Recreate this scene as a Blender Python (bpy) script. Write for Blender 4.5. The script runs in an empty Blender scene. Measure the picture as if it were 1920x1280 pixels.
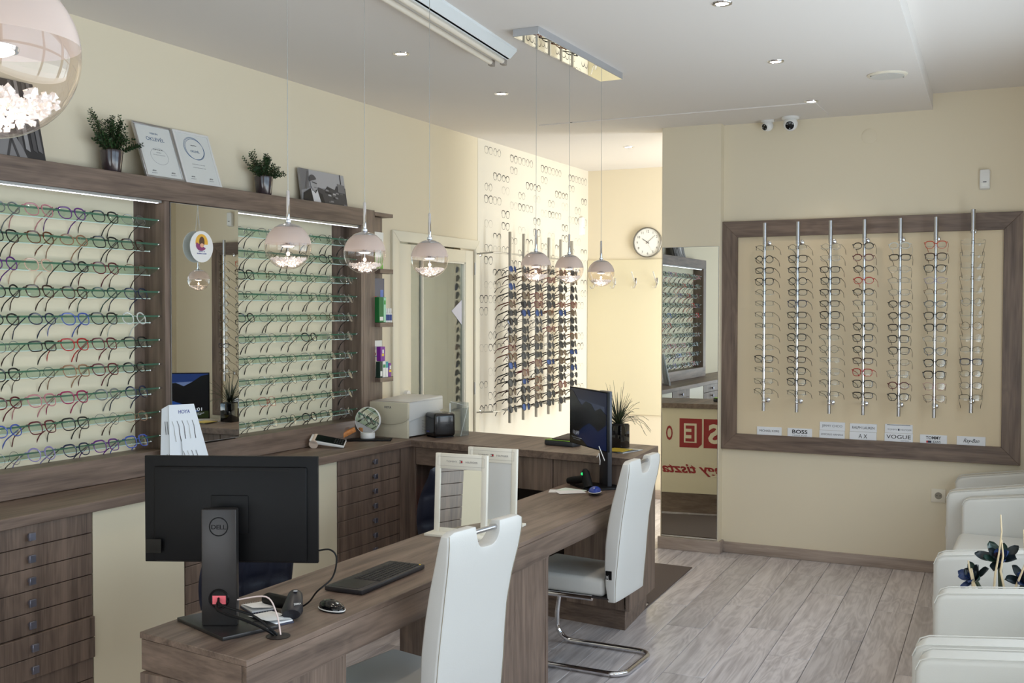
import bpy, bmesh, math, random
from mathutils import Matrix, Vector
random.seed(7)
R = math.radians
sc = bpy.context.scene
COL = sc.collection
# ------------------------------------------------------------------ camera
YAW, PIT, ROL, FPX = R(26.380), R(1.5236), R(0.0954), 2050.5
fw = Vector((-math.sin(YAW)*math.cos(PIT), math.cos(YAW)*math.cos(PIT), -math.sin(PIT)))
rt = Vector((math.cos(YAW), math.sin(YAW), 0)); up = rt.cross(fw)
r2 = math.cos(ROL)*rt + math.sin(ROL)*up; u2 = -math.sin(ROL)*rt + math.cos(ROL)*up
cam = bpy.data.objects.new('camera', bpy.data.cameras.new('camera')); COL.objects.link(cam)
cam.matrix_world = Matrix(((r2.x, u2.x, -fw.x, 0), (r2.y, u2.y, -fw.y, 0), (r2.z, u2.z, -fw.z, 1.66), (0, 0, 0, 1)))
cam.data.sensor_width = 36; cam.data.lens = FPX/1920*36; cam.data.clip_start = .05
sc.camera = cam
# ------------------------------------------------------------------ world, daylight, ceiling fill, exposure
W = bpy.data.worlds.new('world'); sc.world = W; W.use_nodes = True
bg = W.node_tree.nodes['Background']; bg.inputs[0].default_value = (.78, .87, 1, 1); bg.inputs[1].default_value = 1.2
def area(name, loc, size, rot, power, col):
    l = bpy.data.lights.new(name, 'AREA'); l.shape = 'RECTANGLE'; l.size, l.size_y = size
    l.energy = power; l.color = col
    o = bpy.data.objects.new(name, l); COL.objects.link(o); o.location = loc; o.rotation_euler = rot; return o
area('daylight_side_window', (.62, 3.0, 1.75), (1.5, 6.2), (0, R(90), R(2.5)), 88, (.57, .74, 1))
area('daylight_front_window', (-1.6, -1.42, 1.5), (3.2, 2.2), (R(90), 0, 0), 16, (.70, .84, 1))
area('daylight_entrance', (-1.05, 8.4, 1.45), (2.3, 1.4), (0, R(90), R(-42)), 118, (.90, .96, 1))
area('ceiling_fill_front', (-1.6, -1.40, .9), (3.2, 1.0), (R(128), 0, 0), 24, (1, .96, .90))  # added up-tilted lamp brightening the ceiling, stands for light off the pavement
area('ceiling_fill_side', (.60, 3.0, 1.2), (.8, 6.2), (0, R(128), R(2.5)), 52, (1, .95, .90))  # second added ceiling fill, tilted up from the side window
sc.view_settings.view_transform = 'Standard'; sc.view_settings.look = 'None'
sc.view_settings.gamma = 1; sc.view_settings.use_curve_mapping = False
sc.view_settings.exposure = 0.0
# ------------------------------------------------------------------ materials
def lin(c):
    return tuple((x/255/12.92 if x/255 <= .04045 else ((x/255+.055)/1.055)**2.4) for x in c) + (1,)
_m = {}
def mat(name, col=(200, 200, 200), rough=.5, metal=0, emit=None, es=1, spec=None, coat=0, trans=0, bump=0, bscale=60):
    if name in _m: return _m[name]
    m = bpy.data.materials.new(name); m.use_nodes = True; nt = m.node_tree
    b = nt.nodes['Principled BSDF']
    b.inputs['Base Color'].default_value = lin(col); b.inputs['Roughness'].default_value = rough; b.inputs['Metallic'].default_value = metal
    if spec is not None: b.inputs['Specular IOR Level'].default_value = spec
    if coat: b.inputs['Coat Weight'].default_value = coat
    if emit: b.inputs['Emission Color'].default_value = lin(emit); b.inputs['Emission Strength'].default_value = es
    tc = nt.nodes.new('ShaderNodeTexCoord'); n = nt.nodes.new('ShaderNodeTexNoise'); n.inputs['Scale'].default_value = bscale
    nt.links.new(tc.outputs['Object'], n.inputs['Vector'])
    if bump:
        bp = nt.nodes.new('ShaderNodeBump'); bp.inputs['Strength'].default_value = bump; bp.inputs['Distance'].default_value = .002
        nt.links.new(n.outputs['Fac'], bp.inputs['Height']); nt.links.new(bp.outputs[0], b.inputs['Normal'])
    else:
        mr = nt.nodes.new('ShaderNodeMapRange'); mr.inputs[3].default_value = max(0, rough-.03); mr.inputs[4].default_value = min(1, rough+.03)
        if rough > .04: nt.links.new(n.outputs['Fac'], mr.inputs[0]); nt.links.new(mr.outputs[0], b.inputs['Roughness'])
    _m[name] = m; return m
def wood(name, dark, light, axis, rough=.45, rnd=False, ring=3.0, bump=.25, amp=.055):
    if name in _m: return _m[name]
    m = bpy.data.materials.new(name); m.use_nodes = True; nt = m.node_tree; N = nt.nodes.new; L = nt.links.new
    b = nt.nodes['Principled BSDF']
    tc = N('ShaderNodeTexCoord'); v = tc.outputs['Object']
    if rnd:
        oi = N('ShaderNodeObjectInfo'); ml = N('ShaderNodeMath'); ml.operation = 'MULTIPLY'; ml.inputs[1].default_value = 61
        L(oi.outputs['Random'], ml.inputs[0]); cx = N('ShaderNodeCombineXYZ'); L(ml.outputs[0], cx.inputs[0]); L(ml.outputs[0], cx.inputs[1]); L(ml.outputs[0], cx.inputs[2])
        ad = N('ShaderNodeVectorMath'); L(v, ad.inputs[0]); L(cx.outputs[0], ad.inputs[1]); v = ad.outputs[0]
    def mp(al, ac):
        q = N('ShaderNodeMapping'); s = [ac]*3; s['xyz'.index(axis)] = al; q.inputs['Scale'].default_value = s; L(v, q.inputs['Vector']); return q.outputs[0]
    n1 = N('ShaderNodeTexNoise'); n1.inputs['Scale'].default_value = 1; n1.inputs['Detail'].default_value = 3; n1.inputs['Distortion'].default_value = .6; L(mp(1.1, 7), n1.inputs['Vector'])
    n2 = N('ShaderNodeTexNoise'); n2.inputs['Scale'].default_value = 1; n2.inputs['Detail'].default_value = 4; L(mp(5, 170), n2.inputs['Vector'])
    n3 = N('ShaderNodeTexNoise'); n3.inputs['Scale'].default_value = 1; n3.inputs['Detail'].default_value = 2; L(mp(2.0, 26), n3.inputs['Vector'])
    s = N('ShaderNodeMath'); s.operation = 'MULTIPLY'; s.inputs[1].default_value = ring*22; L(n1.outputs['Fac'], s.inputs[0])
    sn = N('ShaderNodeMath'); sn.operation = 'SINE'; L(s.outputs[0], sn.inputs[0])
    a = N('ShaderNodeMath'); a.operation = 'MULTIPLY_ADD'; a.inputs[1].default_value = amp; L(sn.outputs[0], a.inputs[0]); L(n3.outputs['Fac'], a.inputs[2])
    a2 = N('ShaderNodeMath'); a2.operation = 'MULTIPLY_ADD'; a2.inputs[1].default_value = .55; L(n2.outputs['Fac'], a2.inputs[0]); L(a.outputs[0], a2.inputs[2])
    rp = N('ShaderNodeValToRGB'); e = rp.color_ramp.elements; e[0].position = .40; e[0].color = lin(dark); e[1].position = 1.15; e[1].color = lin(light)
    L(a2.outputs[0], rp.inputs[0]); out = rp.outputs[0]
    if rnd:
        hs = N('ShaderNodeHueSaturation'); mr = N('ShaderNodeMapRange'); mr.inputs[3].default_value = .84; mr.inputs[4].default_value = 1.12
        L(oi.outputs['Random'], mr.inputs[0]); L(mr.outputs[0], hs.inputs['Value']); L(out, hs.inputs['Color']); out = hs.outputs[0]
    L(out, b.inputs['Base Color']); b.inputs['Roughness'].default_value = rough
    bp = N('ShaderNodeBump'); bp.inputs['Strength'].default_value = bump; bp.inputs['Distance'].default_value = .0012
    L(a2.outputs[0], bp.inputs['Height']); L(bp.outputs[0], b.inputs['Normal'])
    _m[name] = m; return m
def clear(name, tint=(255, 255, 255), ior=1.5, rough=.0, dens=0.0, body=(255, 255, 255), gcol=(255, 255, 255)):
    """thin glass: see-through with fresnel gloss, optional diffuse body"""
    if name in _m: return _m[name]
    m = bpy.data.materials.new(name); m.use_nodes = True; nt = m.node_tree; N = nt.nodes.new; L = nt.links.new
    for n in list(nt.nodes): nt.nodes.remove(n)
    o = N('ShaderNodeOutputMaterial'); t = N('ShaderNodeBsdfTransparent'); t.inputs[0].default_value = lin(tint)
    g = N('ShaderNodeBsdfGlossy'); g.inputs['Roughness'].default_value = rough; g.inputs[0].default_value = lin(gcol)
    f = N('ShaderNodeFresnel'); ge = N('ShaderNodeNewGeometry'); io = N('ShaderNodeMapRange'); io.inputs[3].default_value = ior; io.inputs[4].default_value = 1/ior; L(ge.outputs['Backfacing'], io.inputs[0]); L(io.outputs[0], f.inputs[0])
    x = N('ShaderNodeMixShader'); L(f.outputs[0], x.inputs[0]); src = t.outputs[0]
    if dens:
        d = N('ShaderNodeBsdfDiffuse'); d.inputs[0].default_value = lin(body); tl = N('ShaderNodeBsdfTranslucent'); tl.inputs[0].default_value = lin(body)
        h = N('ShaderNodeMixShader'); h.inputs[0].default_value = .5; L(d.outputs[0], h.inputs[1]); L(tl.outputs[0], h.inputs[2])
        y = N('ShaderNodeMixShader'); y.inputs[0].default_value = dens; L(t.outputs[0], y.inputs[1]); L(h.outputs[0], y.inputs[2]); src = y.outputs[0]
    L(src, x.inputs[1]); L(g.outputs[0], x.inputs[2]); L(x.outputs[0], o.inputs[0])
    _m[name] = m; return m
WD, WL = (76, 62, 54), (130, 111, 98)
woodx, woody, woodz = (wood('brown_oak_'+a, WD, WL, a) for a in 'xyz')
plankm = wood('grey_oak_plank', (158, 150, 151), (206, 199, 199), 'y', rough=.3, rnd=True, ring=3.0, bump=.3, amp=.12)
basem = wood('grey_oak_trim', (138, 122, 112), (178, 162, 150), 'x', rough=.45)
wallm = mat('cream_wall_paint', (229, 217, 192), .85, bump=.08, bscale=150)
wallw = mat('pale_wallpaper', (228, 221, 206), .8, bump=.05, bscale=120)
ceilm = mat('white_ceiling_paint', (226, 220, 214), .9, bump=.06, bscale=90)
creamp = mat('cream_laminate', (222, 212, 186), .35)
whitep = mat('white_plastic', (232, 231, 228), .35)
offw = mat('off_white_plastic', (232, 224, 206), .4)
black = mat('black_plastic', (6, 6, 8), .5, spec=.25)
blackg = mat('black_gloss', (10, 10, 12), .12)
darkm = mat('dark_void', (14, 12, 11), .8)
chrome = mat('chrome', (225, 225, 228), .1, 1)
brushed = mat('brushed_steel', (190, 190, 192), .32, 1)
satin = mat('satin_steel', (178, 176, 172), .45, .85)
mirror = mat('mirror_silver', (236, 240, 238), .0, 1)
leather = mat('white_leatherette', (208, 207, 203), .42, bump=.12, bscale=220)
navy = mat('navy_leather', (24, 26, 40), .42, bump=.2, bscale=160)
paper = mat('white_paper', (240, 240, 240), .7)
redm = mat('dark_red_vinyl', (150, 32, 34), .5)
inkm = mat('ink_black', (28, 26, 30), .6)
glassc = clear('clear_glass', (247, 251, 249), 1.45)
greeng = clear('green_shelf_glass', (240, 250, 245), 1.3, dens=.03, body=(200, 232, 218))
greene = clear('green_glass_edge', (170, 208, 190), 1.4, dens=.45, body=(150, 200, 178))
# ------------------------------------------------------------------ mesh builder
class MB:
    def __init__(s, M=None): s.v = []; s.f = []; s.mi = []; s.M = M or Matrix(); s.cur = 0
    def add(s, vs, fs):
        n = len(s.v); s.v += [tuple(s.M @ Vector(p)) for p in vs]; s.f += [tuple(i+n for i in f) for f in fs]; s.mi += [s.cur]*len(fs); return s
    def box(s, x0, x1, y0, y1, z0, z1):
        x0, x1 = min(x0, x1), max(x0, x1); y0, y1 = min(y0, y1), max(y0, y1); z0, z1 = min(z0, z1), max(z0, z1)
        return s.add([(x, y, z) for z in (z0, z1) for y in (y0, y1) for x in (x0, x1)], [(0, 2, 3, 1), (4, 5, 7, 6), (0, 1, 5, 4), (2, 6, 7, 3), (0, 4, 6, 2), (1, 3, 7, 5)])
    def prism(s, poly, vec):
        vec = Vector(vec); n = len(poly); p = [Vector(q) for q in poly]
        nn = Vector((0, 0, 0))
        for i in range(n): nn += p[i].cross(p[(i+1) % n])
        if nn.dot(vec) < 0: p = p[::-1]
        return s.add(p+[q+vec for q in p], [tuple(range(n))[::-1], tuple(range(n, 2*n))]+[(i, (i+1) % n, n+(i+1) % n, n+i) for i in range(n)])
    def slab(s, poly, z0, z1): return s.prism([(x, y, z0) for x, y in poly], (0, 0, z1-z0))
    def tube(s, pts, r, n=8, closed=False, flat=None):
        P = [Vector(p) for p in pts]; m = len(P); vs = []; ref = None
        for i, p in enumerate(P):
            if closed: t = P[(i+1) % m]-P[i-1]
            else: t = P[min(i+1, m-1)]-P[max(i-1, 0)]
            t.normalize()
            if ref is None: ref = Vector((0, 0, 1)) if abs(t.z) < .9 else Vector((0, 1, 0))
            if flat: ref = Vector(flat)
            a = t.cross(ref)
            if a.length < 1e-5: a = t.cross(Vector((1, .1, 0)))
            a.normalize(); b = a.cross(t)
            if not flat: ref = b
            rr = r[i] if isinstance(r, list) else r
            ra, rb = rr if isinstance(rr, tuple) else (rr, rr)
            vs += [p+a*ra*math.cos(2*math.pi*k/n)+b*rb*math.sin(2*math.pi*k/n) for k in range(n)]
        fs = []
        for i in range(m if closed else m-1):
            j = (i+1) % m
            fs += [(i*n+k, i*n+(k+1) % n, j*n+(k+1) % n, j*n+k) for k in range(n)]
        if not closed: fs += [tuple(range(n))[::-1], tuple(range((m-1)*n, m*n))]
        return s.add(vs, fs)
    def cyl(s, p0, p1, r, n=20): return s.tube([p0, p1], r, n)
    def lathe(s, prof, c=(0, 0, 0), n=24, cap=True):
        vs = []; fs = []; m = len(prof)
        for r, z in prof: vs += [(c[0]+max(r, 1e-5)*math.cos(2*math.pi*k/n), c[1]+max(r, 1e-5)*math.sin(2*math.pi*k/n), c[2]+z) for k in range(n)]
        for i in range(m-1): fs += [(i*n+k, i*n+(k+1) % n, (i+1)*n+(k+1) % n, (i+1)*n+k) for k in range(n)]
        if cap: fs += [tuple(range(n))[::-1], tuple(range((m-1)*n, m*n))]
        return s.add(vs, fs)
    def quad(s, a, b, c, d): return s.add([a, b, c, d], [(0, 1, 2, 3)])
    def grid(s, fn, nu, nv):
        return s.add([fn(i/nu, j/nv) for j in range(nv+1) for i in range(nu+1)], [(j*(nu+1)+i, j*(nu+1)+i+1, (j+1)*(nu+1)+i+1, (j+1)*(nu+1)+i) for j in range(nv) for i in range(nu)])
    def mesh(s, name, mats, bevel=0, seg=2, ang=38, weld=False):
        me = bpy.data.meshes.new(name); me.from_pydata(s.v, [], s.f)
        for m in (mats if isinstance(mats, (list, tuple)) else [mats]): me.materials.append(m)
        for p, i in zip(me.polygons, s.mi): p.material_index = i
        if bevel or weld:
            bm = bmesh.new(); bm.from_mesh(me)
            if weld: bmesh.ops.remove_doubles(bm, verts=bm.verts, dist=1e-5)
            if bevel:
                ed = [e for e in bm.edges if len(e.link_faces) == 2 and e.calc_face_angle(0) > R(30)]
                bmesh.ops.bevel(bm, geom=ed, offset=bevel, segments=seg, profile=.5, affect='EDGES', clamp_overlap=True)
            bm.to_mesh(me); bm.free()
        me.polygons.foreach_set('use_smooth', [True]*len(me.polygons)); me.set_sharp_from_angle(angle=R(ang)); me.update()
        return me
    def build(s, name, mats, parent=None, local=False, **k):
        return link(name, s.mesh(name, mats, **k), parent, local)
def link(name, me, parent=None, local=False):
    o = bpy.data.objects.new(name, me); COL.objects.link(o)
    if parent is not None:
        o.parent = parent
        if parent.type == 'EMPTY' and not local: o.matrix_parent_inverse = parent.matrix_basis.inverted()
    return o
def tag(o, label=None, cat=None, group=None, kind=None):
    if label: o['label'] = label
    if cat: o['category'] = cat
    if group: o['group'] = group
    if kind: o['kind'] = kind
    return o
def thing(name, label, cat, loc, rz=0, group=None):
    o = bpy.data.objects.new(name, None); COL.objects.link(o); o.empty_display_size = .05
    o.matrix_basis = Matrix.Translation(loc) @ Matrix.Rotation(rz, 4, 'Z')
    return tag(o, label, cat, group)
def struct(o): o['kind'] = 'structure'; return o
def place(loc, rz=0): return Matrix.Translation(loc) @ Matrix.Rotation(rz, 4, 'Z')
def frame3(o, right, upv):
    r = Vector(right).normalized(); u = Vector(upv); u = (u-u.dot(r)*r).normalized(); n = r.cross(u)
    return Matrix(((r.x, u.x, n.x, o[0]), (r.y, u.y, n.y, o[1]), (r.z, u.z, n.z, o[2]), (0, 0, 0, 1)))
def text(body, o, right, upv, h, m, parent, width=None, name='lettering', bold=0.0, shear=0.0, align='CENTER', depth=.0004, local=False):
    """flat lettering: o = centre of the baseline, h = cap height"""
    cu = bpy.data.curves.new('t', 'FONT'); cu.body = body; cu.align_x = align; cu.size = h/.7; cu.offset = bold*h/.7; cu.shear = shear; cu.extrude = depth; cu.resolution_u = 3
    t = bpy.data.objects.new('t', cu); COL.objects.link(t)
    dg = bpy.context.evaluated_depsgraph_get(); dg.update()
    me = bpy.data.meshes.new_from_object(t.evaluated_get(dg)); bpy.data.objects.remove(t); bpy.data.curves.remove(cu)
    me.name = name
    xs = [v.co.x for v in me.vertices]; k = 1
    if width and xs: k = width/(max(xs)-min(xs))
    me.transform(frame3(o, right, upv) @ Matrix.Diagonal((k, 1, 1, 1)))
    me.materials.clear(); me.materials.append(m)
    return link(name, me, parent, local)
XP = (1, 0, 0); YP = (0, 1, 0); ZP = (0, 0, 1); XN = (-1, 0, 0); YN = (0, -1, 0)
# ================================================================== THE ROOM
XL, YB, H, YH = -3.84, 7.43, 2.95, 9.30
sx = lambda y: -.592-(y-4.78)*.0439          # ceiling step line
wx = lambda y: .33-(y-7.43)*.0439            # right wall line
fl = struct(MB().slab([(XL-.1, -1.6), (wx(-1.6)+.1, -1.6), (wx(7.5)+.1, 7.5), (.2, YH+.1), (XL-.1, YH+.1)], -.08, -.006).build('floor', darkm))
pm = MB().box(-.0975, .0975, -.645, .645, -.014, 0).mesh('plank', plankm, bevel=.0018, seg=1)
ang = R(2.3); ca, sa = math.cos(ang), math.sin(ang)
ends = {0: 6.85, 1: 6.1, 2: 5.70, 3: 5.28, 4: 5.70, 5: 6.35, 6: 5.26}
for k in range(-12, 12):
    xk = -1.705+.0985+(k-1)*.197          # centre line at y = 7.38
    off = ends.get(k, 5.2+(k*0.53) % 1.29)
    for j in range(-6, 4):
        yc = off+.645+j*1.293
        xc = xk-(yc-7.38)*math.tan(ang)
        if yc < -1.6-.6 or yc > YH+.6 or xc < XL-.09 or xc > wx(min(yc, 7.43))+.08: continue
        if yc > 8.2 and xc > -.6: continue
        o = link('plank', pm, fl); o.location = (xc, yc, 0); o.rotation_euler = (0, 0, ang)
# walls
wl = MB()
wl.box(XL-.12, XL, -1.6, 6.0, 0, H+.1); wl.box(XL-.12, XL, 7.12, YH+.12, 0, H+.1); wl.box(XL-.12, XL, 6.0, 7.12, 2.17, H+.1); 
wl = struct(wl.build('wall_left', wallm))
paperw = MB().box(XL, XL+.002, 7.165, YH, 0, H).build('wallpaper', wallw, wl)
wb = struct(MB().box(-2.48, .5, YB, YB+.14, 0, 3.1).build('wall_back', wallm))
pl = struct(MB().box(-2.475, -2.055, 7.352, YB+.002, 0, H+.02).build('wall_pillar', wallm, bevel=.002, seg=1))
wh = struct(MB().box(XL-.1, .5, YH, YH+.12, 0, H+.1).build('wall_hallway', wallm))
hb = MB().box(-3.885+.05, -.9, YH-.018, YH, .745, 2.135).build('wall_panel', mat('pale_wall_panel', (236, 226, 196), .6), wh, bevel=.003)
wr = MB()
def wrseg(y0, y1, z0, z1): wr.prism([(wx(y0), y0, z0), (wx(y1), y1, z0), (wx(y1)+.14, y1, z0), (wx(y0)+.14, y0, z0)], (0, 0, z1-z0))
wrseg(-1.6, 7.5, 0, .8); wrseg(-1.6, 7.5, 2.6, 3.12); wrseg(-1.6, -.1, .8, 2.6); wrseg(6.15, 7.5, .8, 2.6); wrseg(2.9, 3.1, .8, 2.6)
struct(wr.build('wall_right', wallm))
brownf = mat('dark_brown_window_frame', (74, 38, 24), .4)
for i, (y0, y1) in enumerate(((-.1, 2.9), (3.1, 6.15))):
    f = MB()
    for a, b in ((y0, y0+.07), (y1-.07, y1), ((y0+y1)/2-.035, (y0+y1)/2+.035)): f.box(wx(a)-.01, wx(a)+.06, a, b, .8, 2.6)
    for z in (.8, 1.95, 2.53): f.prism([(wx(y0)-.01, y0, z), (wx(y1)-.01, y1, z), (wx(y1)+.05, y1, z), (wx(y0)+.05, y0, z)], (0, 0, .07))
    w = struct(f.build('window_%d' % (i+1), brownf))
    MB().prism([(wx(y0)+.09, y0, .8), (wx(y1)+.09, y1, .8), (wx(y1)+.095, y1, .8), (wx(y0)+.095, y0, .8)], (0, 0, 1.8)).build('pane', glassc, w)
wf = MB(); wf.box(XL-.1, wx(-1.6)+.1, -1.64, -1.5, 0, .35).box(XL-.1, wx(-1.6)+.1, -1.64, -1.5, 2.65, 3.12).box(XL-.1, -3.25, -1.64, -1.5, .35, 2.65).box(.05, wx(-1.6)+.1, -1.64, -1.5, .35, 2.65)
struct(wf.build('wall_front', wallm))
f = MB()
for x in (-3.25, -2.18, -1.1, -.02): f.box(x, x+.07, -1.6, -1.53, .35, 2.65)
for z in (.35, 2.58): f.box(-3.25, .05, -1.6, -1.53, z, z+.07)
w = struct(f.build('window_3', brownf)); MB().box(-3.25, .05, -1.60, -1.595, .35, 2.65).build('pane', glassc, w)
# hallway end wall with entrance opening beyond the frame
struct(MB().box(-.9, -.8, YB+.14, YH, 0, H+.1).build('wall_hall_end', wallm))
# ceiling (lower part, step, raised part)
cl = MB()
cl.slab([(XL-.1, -1.64), (sx(-1.64), -1.64), (sx(YB), YB), (sx(YB)-.0, YB+.1), (.5, YB+.1), (.5, YH+.1), (XL-.1, YH+.1)], H, H+.16)
cl = struct(cl.build('ceiling', ceilm))
struct(MB().slab([(sx(-1.64)-.05, -1.64), (wx(-1.64)+.15, -1.64), (wx(YB)+.15, YB+.02), (sx(YB)-.05, YB+.02)], 3.05, 3.2).build('ceiling_raised', ceilm))
struct(MB().box(-3.2, -1.33, 6.86, 7.30, H-.006, H).build('trim_1', ceilm))
# baseboards
struct(MB().box(-2.055, .3, YB-.016, YB, 0, .075).build('baseboard_back', basem, bevel=.004))
struct(MB().box(-2.49, -2.04, 7.334, 7.352, 0, .085).box(-2.055, -2.04, 7.352, YB, 0, .085).build('baseboard_pillar', basem, bevel=.003))
struct(MB().box(XL, -1, YH-.035, YH-.018, 0, .08).build('baseboard_hallway', basem, bevel=.004))
# tall mirror on the pillar
t = thing('wall_mirror', 'tall frameless mirror on the pillar right of the doorway', 'mirror', (-2.26, 7.352, .09))
MB().box(-2.466, -2.064, 7.345, 7.351, .09, 2.115).build('backing', brushed, t)
MB().quad((-2.464, 7.3445, .092), (-2.066, 7.3445, .092), (-2.066, 7.3445, 2.113), (-2.464, 7.3445, 2.113)).build('mirror_face', mirror, t)
# ------------------------------------------------------------------ door in the left wall, room behind the glass
dr = MB()
for a in (((5.978, 0), (6.06, 0), (6.06, 2.12), (5.978, 2.19)), ((7.165, 0), (7.10, 0), (7.10, 2.12), (7.165, 2.19)), ((5.978, 2.19), (6.06, 2.12), (7.10, 2.12), (7.165, 2.19))):
    dr.prism([(XL, y, z) for y, z in a], (.02, 0, 0))
door = struct(dr.build('door_1', mat('ivory_door_paint', (226, 219, 200), .4), bevel=.004))
ivory = _m['ivory_door_paint']
lf = MB().box(XL-.045, XL+.006, 6.075, 6.22, 0, 2.11).box(XL-.045, XL+.006, 6.975, 7.09, 0, 2.11).box(XL-.045, XL+.006, 6.22, 6.975, 2.02, 2.11).box(XL-.045, XL+.006, 6.22, 6.975, 0, .35)
lf.build('door_leaf', ivory, door, bevel=.004)
MB().box(XL-.03, XL+.0, 6.215, 6.228, .35, 2.03).box(XL-.03, XL, 6.967, 6.98, .35, 2.03).box(XL-.03, XL, 6.22, 6.98, 2.01, 2.025).box(XL-.028, XL-.004, 6.385, 6.397, .35, 2.02).build('glazing_bead', mat('pale_bead', (236, 230, 214), .5), door)
MB().box(XL-.022, XL-.018, 6.22, 6.975, .35, 2.03).build('pane', clear('door_glass', (215, 222, 222), 1.6, dens=.12, body=(150, 158, 158)), door)
for z in (1.98, 1.10): MB().cyl((XL+.012, 7.103, z-.045), (XL+.012, 7.103, z+.045), .007, 10).build('hinge', satin, door)
MB().cyl((XL+.004, 6.15, 1.12), (XL+.03, 6.15, 1.12), .024, 20).build('lock_rosette', whitep, door)
bk = MB()
def fold(u, v): return (-4.45+.012*math.sin(u*70)+.02*math.sin(u*23), 5.7+u*2.2, v*2.4)
bk.grid(fold, 120, 1)
tag(bk.build('curtain', mat('grey_green_curtain', (158, 160, 148), .8)), 'grey green curtain hanging behind the glazed side door', 'curtain')
struct(MB().box(-4.75, -4.7, 5.3, 8.2, 0, 2.6).box(-4.75, XL-.12, 5.3, 5.35, 0, 2.6).box(-4.75, XL-.12, 8.15, 8.2, 0, 2.6).box(-4.75, XL-.12, 5.3, 8.2, 2.6, 2.65).box(-4.75, XL-.12, 5.3, 8.2, -.05, 0).build('wall_side_room', wallm))
l = bpy.data.lights.new('side_room_fill', 'POINT'); l.energy = 9; l.shadow_soft_size = .2; o = bpy.data.objects.new('side_room_fill', l); COL.objects.link(o); o.location = (-4.15, 6.6, 2.3)  # unseen light added to brighten the space behind the door glass
t = tag(MB(frame3((XL-.0175, 6.86, 1.62), YP, ZP)).prism([(-.055, .05, 0), (.095, .13, 0), (.095, -.05, 0)], (0, 0, .0008)).build('window_sticker', mat('pale_violet_sticker', (196, 196, 210), .5)), 'pale triangular sticker on the side door glass', 'sticker')
# ================================================================== LEFT DISPLAY
XF = -3.70
DY0, DY1 = 2.06, 5.586
dc = thing('display_cabinet', 'long dark oak eyeglass display cabinet with header standing on the wall counter', 'cabinet', (XF, 3.8, .912))
MB().box(XL+.001, XF, DY0, 5.46, 2.175, 2.276).build('header', woody, dc, bevel=.002, seg=1)
MB().box(XL+.001, XF-.023, 5.461, DY1, 2.175, 2.276).build('header_return', woody, dc)
MB().box(XF-.022, XF, 5.461, DY1, .912, 2.276).build('post', woodz, dc, bevel=.002, seg=1)
for y0, y1 in ((3.836, 3.868), (DY0-.002, DY0+.10), (4.318, 4.334)): MB().box(XL+.004, XF-.001, y0, y1, 1.02, 2.174).build('side_panel', woodz, dc, bevel=.001, seg=1)
MB().box(XL+.004, XF-.001, 5.44, 5.4605, 1.02, 2.174).build('side_panel', woodz, dc)
MB().box(XL, XF, DY0, 5.46, .912, 1.02).build('plinth', woody, dc, bevel=.002, seg=1)
backp = mat('cream_back_panel', (232, 221, 194), .6)
for y0, y1 in ((DY0+.1, 3.77), (4.334, 5.32)): MB().box(XL+.001, XL+.012, y0, y1, 1.02, 2.175).build('back_panel', backp, dc)
for y0, y1 in ((3.77, 3.836), (5.32, 5.44)): MB().box(XL+.001, XL+.012, y0, y1, 1.02, 2.175).build('back_strip', woodz, dc)
ledm = mat('led_emitter', (255, 255, 255), .5, emit=(240, 244, 255), es=3.2)
for y0, y1 in ((DY0+.12, 3.83), (4.34, 5.44)):
    s = MB().box(XF-.035, XF-.012, y0, y1, 2.163, 2.1745).build('led_strip', satin, dc)
    e = MB()
    y = y0+.01
    while y < y1-.01: e.box(XF-.031, XF-.016, y, y+.009, 2.161, 2.163); y += .017
    tag(e.build('led_chip', ledm, s), kind='stuff')
# mirror door
mt = thing('mirror_panel', 'tall mirror panel set between the two glass shelf bays', 'mirror', (XF, 4.09, 1.02))
a = R(2.65); my = Vector((math.sin(a), math.cos(a), 0)); mo = Vector((XF+.004, 3.869, 1.03))
MB(frame3(mo, my, ZP)).box(0, .448, 0, 1.14, -.008, 0).build('backing', satin, mt)
MB(frame3(mo, my, ZP)).quad((.002, .002, .001), (.446, .002, .001), (.446, 1.138, .001), (.002, 1.138, .001)).build('mirror_face', mirror, mt)
# hanging disc sign on the mirror
dm = frame3((XF+.035, 4.04, 1.972), (.05, 1, 0), ZP)
t = thing('hanging_sign', 'round white cardboard sign with a child portrait hanging in front of the mirror panel', 'sign', (XF+.035, 4.04, 1.9))
def disc(mb, r, cx=0, cy=0, z0=0, z1=.002, n=40, ry=None, a0=0, a1=360):
    return mb.prism([(cx+r*math.cos(R(a0+(a1-a0)*k/n)), cy+(ry or r)*math.sin(R(a0+(a1-a0)*k/n)), z0) for k in range(n if a1-a0 == 360 else n+1)], (0, 0, z1-z0))
disc(MB(dm), .075).build('sign_disc', whitep, t)
disc(MB(dm), .040, 0, .018, .002, .0026, ry=.042, a0=-10, a1=190).build('printed_halo', mat('print_orange', (232, 176, 60), .6), t)
disc(MB(dm), .034, -.004, .006, .0026, .003, ry=.026, a0=150, a1=330).build('printed_ring', mat('print_violet', (140, 60, 110), .6), t)
disc(MB(dm), .017, 0, .022, .003, .0036, ry=.026).build('printed_head', mat('print_brown', (92, 62, 44), .6), t)
disc(MB(dm), .012, 0, .006, .0036, .004, ry=.010).build('printed_shirt', mat('print_skin', (226, 170, 140), .6), t)
text('WHO IS', dm @ Vector((0, -.026, .0025)), my, ZP, .006, mat('ink_blue', (70, 70, 150), .6), t, width=.04)
text('WEARING GLASSES', dm @ Vector((0, -.036, .0025)), my, ZP, .006, _m['ink_blue'], t, width=.062)
MB().tube([(XF+.03, 4.04, 2.036), (XF+.02, 4.04, 2.10), (XF+.012, 4.04, 2.172)], .0012, 6).build('ribbon', satin, t)
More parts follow.
